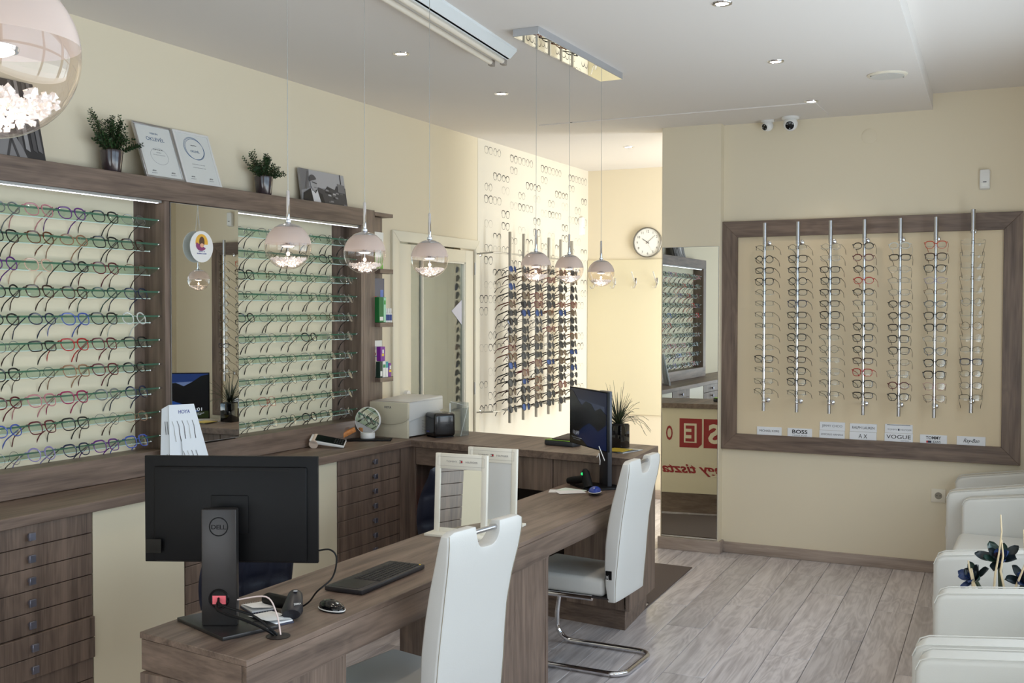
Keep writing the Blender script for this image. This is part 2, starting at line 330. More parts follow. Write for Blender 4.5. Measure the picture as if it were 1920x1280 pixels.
# side shelf unit beyond the post
su = thing('side_shelf_unit', 'open dark oak shelf niche with three small shelves beside the display post', 'shelf unit', (XF-.05, 5.66, .912))
MB().box(XL, XF, 5.588, 5.79, 2.246, 2.268).build('top_board', woody, su, bevel=.001, seg=1)
MB().box(XL, XF-.045, 5.588, 5.735, .912, 2.244).build('back_panel', woodz, su, bevel=.001, seg=1)
for z in (1.915, 1.588, 1.252):
    MB().prism([(XF-.044, 5.59, z-.018), (XF+.035, 5.59, z-.018), (XF+.035, 5.735, z-.018), (XF-.0, 5.79, z-.018), (XF-.044, 5.79, z-.018)], (0, 0, .026)).build('shelf', woody, su, bevel=.001, seg=1)
def boxthing(name, label, cat, x, y, z, dx, dy, dz, m, rz=0, group=None, extra=None):
    t = thing(name, label, cat, (x, y, z), rz, group); M = place((x, y, z), rz)
    MB(M).box(-dx/2, dx/2, -dy/2, dy/2, 0, dz).build('body', m, t, bevel=min(dx, dy, dz)*.06, seg=1)
    if extra: extra(M, t)
    return t
S1, S2, S3 = 1.924, 1.597, 1.261; sxx = XF-.004
def front(M, t, x, y0, y1, z0, z1, m, name='label_panel', th=.0006): return MB(M).box(x, x+th, y0, y1, z0, z1).build(name, m, t)
def ex(M, t):
    front(M, t, .003, -.06, -.024, 0, .225, whitep); front(M, t, .003, -.02, .018, 0, .225, whitep); front(M, t, .003, .022, .06, 0, .225, whitep)
    g = mat('print_green', (110, 190, 40), .5)
    for i, (yy, w, h) in enumerate(((-.052, .012, .07), (-.035, .016, .11), (-.01, .012, .06), (.008, .014, .09), (.03, .012, .12), (.047, .016, .10))):
        MB(M).prism([(.0045, yy-w/2, .002), (.0045, yy+w/2, .002), (.0045, yy, h)], (.0006, 0, 0)).build('printed_grass_blade', g, t)
    for yy in (-.03, .03): MB(M).box(.0045, .005, yy-.012, yy+.012, .18, .184).box(.0045, .005, yy-.002, yy+.002, .10, .18).build('printed_sign', mat('print_grey', (150, 145, 135), .6), t)
boxthing('picture_board', 'white picture board printed with green grass blades, top shelf of the side niche', 'picture', sxx-.03, 5.665, S1, .006, .125, .228, whitep, extra=ex)
def ex(M, t):
    for y0, y1, z0, z1, c in ((-.055, -.03, .06, .16, (190, 40, 30)), (-.035, -.012, .06, .14, (230, 190, 40)), (-.01, .02, .03, .15, (120, 70, 130)), (.012, .045, .08, .2, (80, 110, 190)), (.02, .052, .01, .08, (60, 60, 90))):
        front(M, t, .004, y0, y1, z0, z1, mat('print_%d_%d_%d' % c, c, .4), 'printed_patch')
boxthing('magazine', 'colourful glossy magazine leaning on the second niche shelf', 'magazine', sxx-.015, 5.655, S2, .008, .115, .27, mat('print_navy', (50, 52, 84), .3), extra=ex)
def ex(M, t):
    front(M, t, .018, .012, .036, .002, .153, mat('pale_green_print', (170, 220, 190), .5)); front(M, t, .0187, .015, .033, .11, .135, mat('print_leaf', (60, 160, 70), .5), 'printed_emblem')
    front(M, t, .018, -.03, .005, .012, .035, whitep, 'barcode_panel')
boxthing('solution_carton', 'green carton with a pale stripe standing on the second niche shelf', 'carton', sxx+.015, 5.625, S2, .036, .075, .155, mat('carton_green', (16, 108, 48), .5), extra=ex)
for i in range(3):
    y = 5.681+i*.025; t = thing('spray_bottle', 'small white bottle with blue label, %s of three on the second niche shelf' % ('first', 'middle', 'last')[i], 'bottle', (sxx+.02, y, S2), 0, 'small white bottles beside the green carton')
    MB().lathe([(.010, 0), (.0105, .004), (.0105, .055), (.006, .062)], (sxx+.02, y, S2), 14).build('bottle_body', whitep, t)
    MB().lathe([(.0108, .012), (.0108, .048)], (sxx+.02, y, S2), 14, False).build('bottle_label', mat('label_blue', (60, 76, 140), .5), t)
    MB().lathe([(.006, .06), (.0085, .062), (.0085, .085), (.007, .087)], (sxx+.02, y, S2), 14).build('cap', whitep, t)
def ex(M, t):
    front(M, t, .003, -.045, .045, .17, .19, mat('print_pale_grey', (190, 196, 205), .5)); front(M, t, .003, -.04, .04, .125, .13, mat('print_blue', (60, 110, 180), .5))
    for y in (-.018, .02): front(M, t, .003, y-.004, y+.004, .135, .15, redm, 'printed_emblem')
boxthing('leaflet_board', 'white product leaflet board at the back of the third niche shelf', 'leaflet', sxx-.03, 5.655, S3, .006, .11, .225, whitep, extra=ex)
pur = mat('carton_purple', (122, 30, 150), .45); tealc = mat('carton_teal', (60, 160, 170), .5); dgr = mat('carton_dark_green', (14, 46, 36), .5)
def exp(M, t): front(M, t, .015, -.012, .012, .03, .045, mat('print_yellow', (235, 200, 70), .5)); front(M, t, .0157, -.008, .008, .048, .07, whitep, 'printed_emblem')
boxthing('dropper_carton', 'dark green carton with white barcode, left end of the third niche shelf', 'carton', sxx+.02, 5.607, S3, .03, .028, .098, dgr, extra=lambda M, t: front(M, t, .015, -.01, .01, .01, .04, whitep, 'barcode_panel'))
boxthing('dropper_carton', 'pale carton with green band on the third niche shelf', 'carton', sxx+.02, 5.640, S3, .03, .028, .10, whitep, extra=lambda M, t: front(M, t, .015, -.013, .013, .06, .08, mat('print_mid_green', (60, 150, 90), .5)))
boxthing('dropper_carton', 'pale carton with teal band on the third niche shelf', 'carton', sxx+.02, 5.671, S3, .03, .028, .098, whitep, extra=lambda M, t: front(M, t, .015, -.013, .013, .058, .096, tealc))
boxthing('dropper_carton', 'violet carton at the open end of the third niche shelf', 'carton', sxx+.02, 5.706, S3, .03, .026, .086, pur, extra=exp)
boxthing('dropper_carton', 'violet carton with yellow band stacked on the dark green carton', 'carton', sxx+.02, 5.625, S3+.101, .03, .05, .088, pur, extra=exp)
# ------------------------------------------------------------------ eyeglasses
SH = {'cat-eye': (.0262, .0222, 2.6, .22, .25), 'round': (.0242, .0232, 2.0, .0, .0), 'rectangular': (.0265, .0180, 3.6, .04, .12), 'oval': (.0262, .0200, 2.2, .0, .1), 'square': (.0262, .0220, 3.2, .05, .16), 'aviator': (.0275, .0235, 2.5, -.02, .35)}
def rimpt(sh, t):
    a, b, n, k, tp = SH[sh]; c, s = math.cos(t), math.sin(t)
    x = a*math.copysign(abs(c)**(2/n), c); z = b*math.copysign(abs(s)**(2/n), s)
    if z < 0: x *= 1-tp*(-z/b)*.6
    if x > 0 and z > -b*.3: z += k*b*(x/a)**2*(z/b+.3)/1.3
    return x, z
_g = {}
FM = {}
def fmat(c):
    cols = {'black': (20, 18, 20), 'dark brown': (58, 30, 22), 'burgundy': (92, 20, 34), 'red': (176, 16, 26), 'pink': (190, 128, 134), 'purple': (96, 40, 120), 'navy': (30, 36, 66), 'grey': (110, 112, 112), 'tortoise': (96, 48, 22),
            'clear rose': (214, 180, 160), 'tan': (150, 112, 84), 'blue': (70, 90, 170), 'dark green': (44, 74, 66), 'magenta': (150, 26, 82), 'lilac': (140, 130, 178), 'coral': (196, 92, 70), 'clear': (205, 208, 204), 'lens grey': (60, 60, 62),
            'silver': (150, 150, 152), 'gold': (176, 146, 96), 'gunmetal': (58, 56, 58), 'bronze': (110, 78, 56), 'white': (228, 226, 222)}
    if c in ('silver', 'gold', 'gunmetal', 'bronze'): return mat('frame_'+c, cols[c], .25, .8)
    return mat('frame_'+c.replace(' ', '_'), cols[c], .22, spec=.6)
LENS = dict(clear=clear('demo_lens', (250, 252, 252), 1.62), dark=clear('dark_sun_lens', (40, 38, 40), 1.6, dens=.6, body=(24, 22, 24), gcol=(190, 200, 225)), brown=clear('brown_sun_lens', (84, 54, 42), 1.6, dens=.5, body=(56, 38, 32)), blue=clear('blue_mirror_lens', (30, 36, 70), 2.4, gcol=(120, 150, 240), dens=.6, body=(34, 44, 84)), rose=clear('rose_sun_lens', (130, 88, 82), 1.6, dens=.45, body=(110, 74, 68)))
def gmeshes(sh, col, style, drop):
    key = (sh, col, style, drop)
    if key in _g: return _g[key]
    thin = style in ('metal', 'half', 'rimless'); r = .0010 if thin else .0020; cx = .034; nn = 22
    fr = MB(); lens = []
    for sd in (-1, 1):
        P = []
        for i in range(nn):
            x, z = rimpt(sh, 2*math.pi*i/nn); P.append((sd*(cx+x), .003*((cx+x)/.06)**2*3, z))
        if style == 'half': Q = [P[i] for i in range(-1, nn//2+2)]; fr.tube(Q, .0014, 5)
        elif style != 'rimless':
            # browline weight: thicker top
            rr = [((r*(1.55 if (0 < i < nn/2 and not thin) else 1.0)),)*2 for i in range(nn)]
            fr.tube(P, [q for q in [x[0] for x in rr]], 5, closed=True)
        lb = MB(); c = (sd*cx, .0005, 0); lb.add([c]+[(p[0], p[1]+.0002, p[2]) for p in P], [(0, 1+i, 1+(i+1) % nn) if sd > 0 else (0, 1+(i+1) % nn, 1+i) for i in range(nn)]); lens.append(lb.mesh('lens', LENS['clear'], ang=80))
        x, z = rimpt(sh, R(28)); xo = sd*(cx+x)
        fr.tube([(xo-sd*.001, .006, z), (sd*.0655, .008, z+.002), (sd*.067, .013, z+.001)], .0012 if thin else .0022, 5)
    a = SH[sh][0]; xi = cx-a
    fr.tube([(-xi-.001, .001, .006), (-xi*.4, -.0005, .0085), (xi*.4, -.0005, .0085), (xi+.001, .001, .006)], .0009 if thin else .0016, 5)
    if thin:
        for sd in (-1, 1): fr.tube([(sd*xi, .002, -.001), (sd*xi*.8, .007, -.004), (sd*xi*.85, .008, -.010)], (.0012), 5)
    fm = fr.mesh('frame_front', fmat(col), ang=60)
    tm = []
    z0 = rimpt(sh, R(28))[1]+.001; d = math.tan(R(drop))
    for sd in (-1, 1):
        pts = [(sd*.067, .012, z0), (sd*.0668, .05, z0-.038*d), (sd*.063, .092, z0-.08*d), (sd*.060, .108, z0-.096*d-.003), (sd*.057, .122, z0-.110*d-.012), (sd*.056, .132, z0-.120*d-.020)]
        q = .0009 if thin else (.0022 if style == 'sun' else .0014)
        tm.append(MB().tube(pts, [(q, q*1.8), (q, q*1.8), (q, q*1.8), (.0014, .0024), (.0016, .003), (.0014, .0028)], 5, flat=(0, 0, 1)).mesh('temple', [fmat(col if style != 'metal' else 'dark brown') if not thin else fmat('black' if col in ('gunmetal', 'black', 'silver') else 'dark brown')], ang=60))
    _g[key] = (fm, lens, tm); return _g[key]
def glasses(name, label, cat, group, M, sh, col, style='full', lens='clear', drop=12):
    fm, ls, tm = gmeshes(sh, col, style, drop)
    o = bpy.data.objects.new(name, None); COL.objects.link(o); o.empty_display_size = .02; o.matrix_basis = M; tag(o, label, cat, group)
    for n, me in (('frame_front', fm), ('lens', ls[0]), ('lens', ls[1]), ('temple', tm[0]), ('temple', tm[1])):
        c = bpy.data.objects.new(n, me); COL.objects.link(c); c.parent = o
        if n == 'lens' and lens != 'clear':
            c.material_slots[0].link = 'OBJECT'; c.material_slots[0].material = LENS[lens]
    return o
ORD = ['first', 'second', 'third', 'fourth', 'fifth', 'sixth', 'seventh', 'eighth', 'ninth', 'tenth', 'eleventh', 'twelfth', 'thirteenth', 'fourteenth', 'fifteenth', 'sixteenth', 'seventeenth']
ROWZ = [2.083, 1.972, 1.861, 1.752, 1.640, 1.530, 1.418, 1.306, 1.196, 1.084]
LEFT = [['silver:oval:m', 'black:cat-eye', 'purple:cat-eye', 'pink:cat-eye', 'grey:oval'], ['dark brown:square', 'black:square', 'tan:oval', 'tortoise:cat-eye', 'black:square'],
        ['bronze:oval:h', 'burgundy:cat-eye', 'black:oval', 'clear rose:cat-eye', 'purple:round'], ['navy:cat-eye', 'dark green:oval', 'dark brown:cat-eye', 'dark brown:square', 'black:round'],
        ['clear:round', 'black:cat-eye', 'blue:cat-eye', 'navy:oval', 'black:oval'], ['black:square', 'burgundy:square', 'red:cat-eye', 'black:rectangular', 'grey:oval:m'],
        ['black:oval', 'burgundy:cat-eye', 'tan:square', 'dark green:oval:m', 'black:cat-eye'], ['navy:round', 'grey:oval', 'magenta:cat-eye', 'pink:cat-eye', 'burgundy:oval'],
        ['tan:oval:m', 'grey:round:m', 'black:square', 'burgundy:square', 'blue:oval'], ['blue:square', 'purple:square', 'navy:cat-eye', 'lilac:round', 'silver:round:m']]
MIXC = ['black', 'dark brown', 'burgundy', 'black', 'tortoise', 'navy', 'pink', 'black', 'red', 'grey']; MIXS = ['cat-eye', 'oval', 'square', 'cat-eye', 'round']
def sty(s): return {'m': 'metal', 'h': 'half', 'r': 'rimless'}[s]
rng = random.Random(3)
def shelfM(y, z, yaw=0): return Matrix.Translation((XF-.018, y, z-.011)) @ Matrix.Rotation(R(90+yaw), 4, 'Z') @ Matrix.Rotation(R(-21), 4, 'X') @ Matrix.Diagonal((1.12, 1.0, 1.17, 1))
def shelf(y0, y1, z, bay, r):
    t = thing('glass_shelf', 'slanted green glass strip on steel pins, %s from top in the %s' % (ORD[r], bay), 'shelf', (XF-.04, (y0+y1)/2, z-.03), 0, 'slanted glass strips in the '+bay)
    MB().prism([(XF-.028, y0, z-.003), (XF-.022, y0, z+.003), (XF-.078, y0, z-.026), (XF-.083, y0, z-.031)], (0, y1-y0, 0)).build('glass_strip', greeng, t)
    MB().prism([(XF-.0285, y0, z-.004), (XF-.0205, y0, z+.004), (XF-.026, y0, z+.0035), (XF-.031, y0, z-.0015)], (0, y1-y0, 0)).build('front_edge', greene, t)
    MB().box(XF-.085, XF-.082, y0, y1, z-.033, z-.029).build('rear_edge', mat('glass_edge_highlight', (215, 232, 226), .15), t)  # pale colour paints the highlight along the rear glass edge
    for x, dz in ((XF-.026, 0), (XF-.082, -.031)):
        for y, d in ((y0-.012, .02), (y1-.008, .02)): MB().lathe([(.002, 0), (.006, .003), (.006, d-.003), (.003, d)], (0, 0, 0), 10).build('pin', chrome, t).matrix_basis = t.matrix_basis.inverted() @ Matrix.Translation((x, y, z+dz)) @ Matrix.Rotation(R(-90), 4, 'X')
    for p in [c for c in t.children if c.name.startswith('pin')]: p.matrix_parent_inverse = Matrix()
for r, z in enumerate(ROWZ):
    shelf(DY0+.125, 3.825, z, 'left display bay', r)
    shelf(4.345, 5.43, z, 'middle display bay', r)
    for c in range(9):
        y = 3.675-c*.171+rng.uniform(-.008, .008)
        if c < 5: sp = LEFT[r][c]
        else: sp = MIXC[(r*3+c*7) % 10]+':'+MIXS[(r+c*2) % 5]
        q = sp.split(':'); st = sty(q[2]) if len(q) > 2 else 'full'
        glasses('eyeglasses', '%s %s eyeglasses, %s from right on %s glass strip, left bay' % (q[0], q[1], ORD[c], ORD[r]), 'eyeglasses', 'eyeglasses in the left display bay', shelfM(y, z+.002+rng.uniform(-.002, .002), rng.uniform(-4, 4)), q[1], q[0], st)
    mc = ['gunmetal', 'silver', 'gunmetal', 'black', 'silver', 'silver'] if r % 2 else ['gunmetal', 'gunmetal', 'bronze', 'gunmetal', 'black', 'silver']
    for c in range(6):
        y = 4.425+c*.178+rng.uniform(-.01, .01); col = rng.choice(mc); 
        if r == 8 and c == 1: col = 'red'
        if c == 5: col = 'silver'
        sh = rng.choice(['rectangular', 'oval', 'round', 'oval', 'square']); st = 'full' if col in ('black', 'red') and rng.random() < .5 else rng.choice(['metal', 'half', 'metal'])
        if c == 5: sh = 'round'; st = 'metal'
        glasses('eyeglasses', '%s %s eyeglasses, %s from left on %s glass strip, middle bay' % (('thin ' if st != 'full' else '')+col, sh, ORD[c], ORD[r]), 'eyeglasses', 'eyeglasses in the middle display bay', shelfM(y, z+.002, rng.uniform(-4, 4)), sh, col, st)
# ------------------------------------------------------------------ things on top of the display
ZT = 2.276
leafm = [mat('leaf_dark_green', (30, 58, 28), .5), mat('leaf_green', (52, 88, 44), .5)]
def pot_plant(y, label, seed, hgt, mirror_x=1):
    rg = random.Random(seed); t = thing('potted_plant', label, 'plant', (XL+.075, y, ZT)); c = Vector((XL+.072, y, ZT))
    MB().lathe([(.038, 0), (.04, .004), (.049, .085), (.0495, .10), (.045, .10), (.043, .05), (.0, .05)], c, 28).build('pot', mat('dark_plum_pot', (58, 48, 52), .15, coat=.5), t)
    st = MB(); lv = MB()
    for i in range(78):
        a = rg.uniform(0, 2*math.pi); sp = rg.uniform(.0, 1) ** .7
        dy = math.cos(a)*sp*.115; dx = math.sin(a)*sp*.05; h = hgt*(1-.6*sp*sp)*rg.uniform(.45, 1.1)
        if i < 5: dy = mirror_x*(-.10-.008*i); h = hgt*(1.12-.08*i)
        if 5 <= i < 10: dy = mirror_x*(.12+.006*i-.03); h = hgt*.38*rg.uniform(.6, 1.2)
        p0 = c+Vector((dx*.3, dy*.25, .09)); p3 = c+Vector((dx+.012, dy, .09+h)); p1 = p0.lerp(p3, .5)+Vector((0, dy*.08, .012))
        pts = [p0, p1, p3]; st.tube(pts, [.0014, .0011, .0007], 4)
        L = (p3-p0).length; k = int(L/.0085)
        for j in range(2, k+1):
            f = j/k; p = (p0*(1-f)**2+p1*2*f*(1-f)+p3*f*f); ph = j*1.57+rg.uniform(-.3, .3)
            d = (p3-p0).normalized(); s1 = d.cross(Vector((math.cos(ph), math.sin(ph), .2))).normalized()
            for sg in (1, -1):
                dd = (s1*sg+d*.7).normalized(); w = dd.cross(d).normalized()*.0048; ln = .0155*rg.uniform(.7, 1.15)
                lv.cur = rg.choice((0, 0, 1)); lv.add([p, p+dd*ln*.5+w, p+dd*ln, p+dd*ln*.5-w], [(0, 1, 2, 3)])
    st.build('stems', mat('stem_brown', (70, 60, 34), .7), t)
    tag(lv.build('foliage', leafm, t), kind='stuff')
pot_plant(3.585, 'bushy boxwood plant in a plum pot left of the two certificates', 5, .16)
pot_plant(4.630, 'smaller boxwood plant in a plum pot left of the city photograph', 9, .12)
tag(MB().lathe([(.043, 0), (.043, .003)], (XL+.072, 3.585, ZT-.0005), 20).build('paper_saucer', paper), 'white paper saucer under the first boxwood pot', 'saucer')
def leanM(y0, y1, h, lean=.035, z=ZT, x=None):
    x = XL+.06 if x is None else x
    return frame3((x, y0, z), YP, (-lean, 0, h)), y1-y0
def certificate(y0, y1, label, kind):
    M, w = leanM(y0, y1, .262, .092, x=XF-.018); h = .276; t = thing('framed_certificate', label, 'certificate', (XL+.06, (y0+y1)/2, ZT)); bdr = .010 if kind == 1 else .012
    f = MB(M).box(0, w, 0, bdr, -.006, .006).box(0, w, h-bdr, h, -.006, .006).box(0, bdr, bdr, h-bdr, -.006, .006).box(w-bdr, w, bdr, h-bdr, -.006, .006)
    f.build('frame', brushed if kind == 1 else mat('white_frame', (222, 220, 218), .4), t, bevel=.001, seg=1)
    MB(M).box(bdr, w-bdr, bdr, h-bdr, -.004, .001).build('sheet', mat('certificate_paper', (216, 217, 214), .5), t)
    u = M.col[1].xyz; P = lambda a, b, c=.0012: M @ Vector((a, b, c)); ib = mat('ink_slate_blue', (70, 96, 130), .6); gy = mat('ink_pale', (140, 140, 146), .6)
    if kind == 1:
        text('VISION', P(w/2, .225), YP, u, .009, ib, t, width=.05); text('OKLEVÉL', P(w/2, .192), YP, u, .018, ib, t, width=.115)
        MB(M).tube([(w/2+.055*math.cos(k*.157), .115+.042*math.sin(k*.157), .0012) for k in range(40)], .0006, 4, closed=True).build('printed_ring', gy, t)
        text('OPTIKA', P(w/2, .145), YP, u, .006, inkm, t, width=.06); text('részére', P(w/2, .132), YP, u, .004, gy, t, width=.03); text('A szemészeti', P(w/2, .12), YP, u, .004, gy, t, width=.075)
    else:
        for r, dx, dy in ((.066, 0, 0), (.064, .004, -.003), (.068, -.003, .002)): MB(M).tube([(w/2+dx+r*math.cos(k*.157), .19+dy+r*.86*math.sin(k*.157), .0012) for k in range(40)], .0009, 4, closed=True).build('printed_ring', mat('ink_deep_blue', (36, 84, 130), .6), t)
        text('optika', P(w/2, .205), YP, u, .006, inkm, t, width=.04); text('OKLEVÉL', P(w/2, .17), YP, u, .011, ib, t, width=.062)
        for yy in (.105, .088): text('a szakma elismeréseként adjuk', P(w/2, yy), YP, u, .003, gy, t, width=.09)
    for xx in (w*.25, w*.75): text('aláírás', P(xx, .035), YP, u, .007, inkm, t, width=.026, shear=.5); text('igazgató', P(xx, .025), YP, u, .004, gy, t, width=.034)
certificate(3.742, 3.985, 'certificate reading OKLEVÉL in a thin silver frame', 1)
certificate(3.995, 4.245, 'certificate with a blue ring drawing in a white frame', 2)
# black and white pictures
g = lambda v: mat('photo_grey_%d' % v, (v, v-3, v-2), .5)
def poly(M, pts, m, t, z=.0012, name='printed_shape'): return MB(M).prism([(x, y, z) for x, y in pts], (0, 0, .0006)).build(name, m, t)
M, w = leanM(4.985, 5.415, .215); hh = .197
t = thing('canvas_photograph', 'black and white photograph of a person in a suit before a city', 'picture', (XL+.06, 5.2, ZT))
MB(M).box(0, w, 0, hh, -.012, 0).build('canvas', g(150), t); 
MB(M).box(0, w, .10, hh, 0, .0008).build('printed_sky', g(176), t); poly(M, [(0, .07), (.075, .09), (.09, hh), (0, hh)], g(120), t)
poly(M, [(.03, .08), (.05, .08), (.085, hh-.01), (.07, hh-.01)], g(96), t, .002)
poly(M, [(.10, 0), (w, 0), (w, .12), (.34, .125), (.32, .10), (.25, .115), (.22, .09), (.16, .10)], g(74), t, .0016)
for i in range(16):
    rg = random.Random(i); x = .20+rg.random()*.2; y = .01+rg.random()*.09
    poly(M, [(x, y), (x+.03, y-.002), (x+.028, y+.008), (x+.002, y+.009)], g(rg.choice((140, 46, 180, 110))), t, .0024)
poly(M, [(.35, .09), (.42, .085), (.42, .135), (.35, .14)], g(118), t, .003); poly(M, [(.385, .14), (.392, .14), (.392, hh), (.385, hh)], g(60), t, .003)
poly(M, [(.0, 0), (.21, 0), (.19, .06), (.13, .085), (.08, .085), (.015, .055)], g(34), t, .0032)
poly(M, [(.10, 0), (.17, 0), (.145, .082), (.125, .06), (.085, .088)], g(226), t, .004)
MB(M).prism([(.118+.031*math.cos(k*.35), .118+.042*math.sin(k*.35), .0046) for k in range(18)], (0, 0, .0006)).build('printed_face', g(168), t)
MB(M).prism([(.112+.036*math.cos(R(20+k*10)), .132+.036*math.sin(R(20+k*10)), .0052) for k in range(18)], (0, 0, .0006)).build('printed_hair', g(84), t)
poly(M, [(.092, .075), (.128, .068), (.126, .09), (.098, .09)], g(140), t, .0043); poly(M, [(.10, .122), (.145, .116), (.145, .122), (.10, .128)], g(70), t, .0056); poly(M, [(.115, .094), (.137, .094), (.137, .097), (.115, .097)], g(90), t, .0056)
M, w = leanM(2.80, 3.19, .34, lean=.08, x=XF-.02); t = thing('canvas_photograph', 'tall dark photograph of a person in a jacket behind the foreground pendant', 'picture', (XL+.06, 3.06, ZT))
MB(M).box(0, w, 0, .33, -.012, 0).build('canvas', g(52), t)
for x, v in ((.27, 96), (.30, 150), (.335, 80), (.36, 110)): poly(M, [(x, .04), (x+.02, .03), (x+.01, .33), (x-.005, .33)], g(v), t)
poly(M, [(.0, 0), (.30, 0), (.28, .05), (.25, .10), (.20, .13), (.10, .14), (.02, .11)], g(132), t, .002)
for x0, x1 in ((.05, .10), (.14, .13), (.20, .24), (.25, .22)): poly(M, [(x0, 0), (x0+.012, 0), (x1+.012, .11), (x1, .11)], g(70), t, .003)
poly(M, [(.10, .12), (.17, .12), (.14, .02)], g(215), t, .0036); disc(MB(M), .05, .13, .19, .003, .0036, ry=.065).build('printed_face', g(160), t)
# ================================================================== COUNTER ALONG THE LEFT WALL
CZ = .91
counter = tag(MB().slab([(XL, .6), (-3.385, .6), (-3.385, 5.487), (-1.935, 5.288), (-1.992, 5.875), (-3.36, 6.055), (-3.62, 6.09), (XL, 6.09)], CZ-.04, CZ).build('worktop', woody, bevel=.002, seg=1), 'continuous dark oak worktop running along the wall and across the far end', 'worktop')
knobm = mat('brushed_knob', (150, 152, 168), .35, .9)
def drawers(y0, y1, n, ky, label, pull=()):
    t = thing('drawer_unit', label, 'drawer unit', (-3.6, (y0+y1)/2, 0))
    MB().box(XL+.012, -3.425, y0+.001, y1-.001, .0, CZ-.041).build('carcass', woodz, t)
    h = .826/10
    for i in range(n):
        z1 = CZ-.043-i*h; x = -3.405+(.012 if i in pull else 0)
        d = MB().box(x-.018, x, y0+.002, y1-.002, z1-h+.003, z1).build('drawer', woodz, t, bevel=.0015, seg=1)
        MB().box(x, x+.018, ky-.006, ky+.006, z1-h/2-.006, z1-h/2+.006).box(x+.014, x+.024, ky-.014, ky+.014, z1-h/2-.014, z1-h/2+.014).build('knob', knobm, d, bevel=.001, seg=1)
drawers(2.52, 3.126, 10, 2.824, 'dark oak drawer unit with square knobs at the left edge of the photo', pull=(5, 6))
drawers(3.642, 4.22, 10, 3.93, 'dark oak drawer unit behind the near monitor stand')
drawers(4.782, 5.40, 10, 5.12, 'dark oak drawer unit with square knobs in the corner')
drawers(1.1, 2.0, 10, 1.55, 'dark oak drawer unit nearest the street window')
for y0, y1, lb in ((3.128, 3.640, 'tall cream cupboard front beside the left drawers'), (4.222, 4.780, 'tall cream cupboard front left of the corner drawers'), (2.002, 2.518, 'cream cupboard front outside the left edge, seen in the tall mirror')):
    t = thing('cupboard', lb, 'cupboard', (-3.6, (y0+y1)/2, 0))
    MB().box(XL+.012, -3.43, y0+.001, y1-.001, .0, CZ-.041).build('carcass', woodz, t)
    MB().box(-3.428, -3.408, y0+.002, y1-.002, .04, CZ-.043).build('door', creamp, t, bevel=.001, seg=1)
tag(MB().slab([(-3.6, 5.402), (-3.408, 5.402), (-3.41, 5.50), (-3.6, 5.52)], 0, CZ-.041).build('corner_panel', woodz), 'narrow dark oak filler panel in the inner counter corner', 'panel')
# counter across the far end
t = thing('end_counter', 'dark oak counter carcass across the far end with cream lettered back', 'counter', (-2.6, 5.65, 0))
lineF = lambda x: 5.487+(x+3.385)*(-.199/1.45)
lineB = lambda x: 5.875+(x+1.992)*(-.18/1.368)
MB().slab([(-1.955, 5.315), (-1.975, 5.29+.02), (-2.02, 5.85), (-2.0, 5.85)], .11, CZ-.041).build('end_panel', woodz, t, bevel=.001, seg=1)
MB().slab([(-1.99, 5.345), (-2.05, 5.355), (-2.07, 5.81), (-2.035, 5.81)], 0, .11).build('end_plinth', woodx, t)
MB().slab([(-2.05, lineF(-2.05)+.05), (-3.39, lineF(-3.39)+.05), (-3.39, lineF(-3.39)+.07), (-2.05, lineF(-2.05)+.07)], 0, .11).build('front_plinth', woodx, t)
def fp(name, x0, x1, z0, z1, m, off=.02, th=.018, par=t):
    return MB().slab([(x0, lineF(x0)+off), (x1, lineF(x1)+off), (x1, lineF(x1)+off+th), (x0, lineF(x0)+off+th)], z0, z1).build(name, m, par, bevel=.001, seg=1)
MB().slab([(-3.43, 5.405), (-3.402, 5.405), (-3.402, 6.02), (-3.43, 6.02)], 0, CZ-.041).build('inner_side', woodz, t)
fp('side_stile', -3.405, -3.365, .11, CZ-.041, woodz)
fp('drawer', -3.36, -2.925, .765, CZ-.043, woodx); fp('drawer', -2.92, -2.42, .69, CZ-.043, woodz); fp('drawer', -2.415, -1.985, .69, CZ-.043, woodz)
fp('fixed_panel', -2.33, -1.985, .11, .685, woodz)
fp('low_shelf', -3.36, -2.34, .40, .42, woodx, .05, .35)
fp('partition', -2.35, -2.33, .11, .685, woodz, .03, .40)
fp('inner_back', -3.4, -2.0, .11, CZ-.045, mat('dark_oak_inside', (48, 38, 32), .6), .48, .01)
fp('bottom_board', -3.4, -2.0, .11, .125, woodx, .03, .46)
def bp_(name, x0, x1, z0, z1, m, off=.02, th=.012):
    return MB().slab([(x0, lineB(x0)-off), (x1, lineB(x1)-off), (x1, lineB(x1)-off-th), (x0, lineB(x0)-off-th)], z0, z1).build(name, m, t)
bp_('back_panel', -3.6, -2.03, .165, CZ-.042, creamp); bp_('back_plinth', -3.6, -2.06, .0, .165, woodx, .035)
ra = math.atan2(-.18, 1.368); bd = Vector((-math.cos(ra), -math.sin(ra), 0))    # reading direction on the back side
def onB(x, z, off=.0185): return Vector((x, lineB(x)-off, z))
for x0, x1 in ((-2.405, -2.578), (-2.592, -2.776)):
    q = MB(frame3(onB(x0, .545), bd, ZP)); w = abs(x1-x0)/math.cos(ra)
    q.prism([(0, .03, 0), (.03, 0, 0), (w, 0, 0), (w, .24, 0), (0, .24, 0)], (0, 0, .001)).build('printed_tile', redm, t)
q = MB(frame3(onB(-2.425, .60, .017), bd, ZP))
text('S', onB(-2.49, .59, .0165), bd, ZP, .15, creamp, t, width=.10, bold=.03)
MB(frame3(onB(-2.635, .585, .0165), bd, ZP)).box(0, .105, 0, .16, 0, .0004).build('printed_inset', creamp, t)
text('E', onB(-2.685, .60, .0155), bd, ZP, .125, redm, t, width=.075, bold=.03)
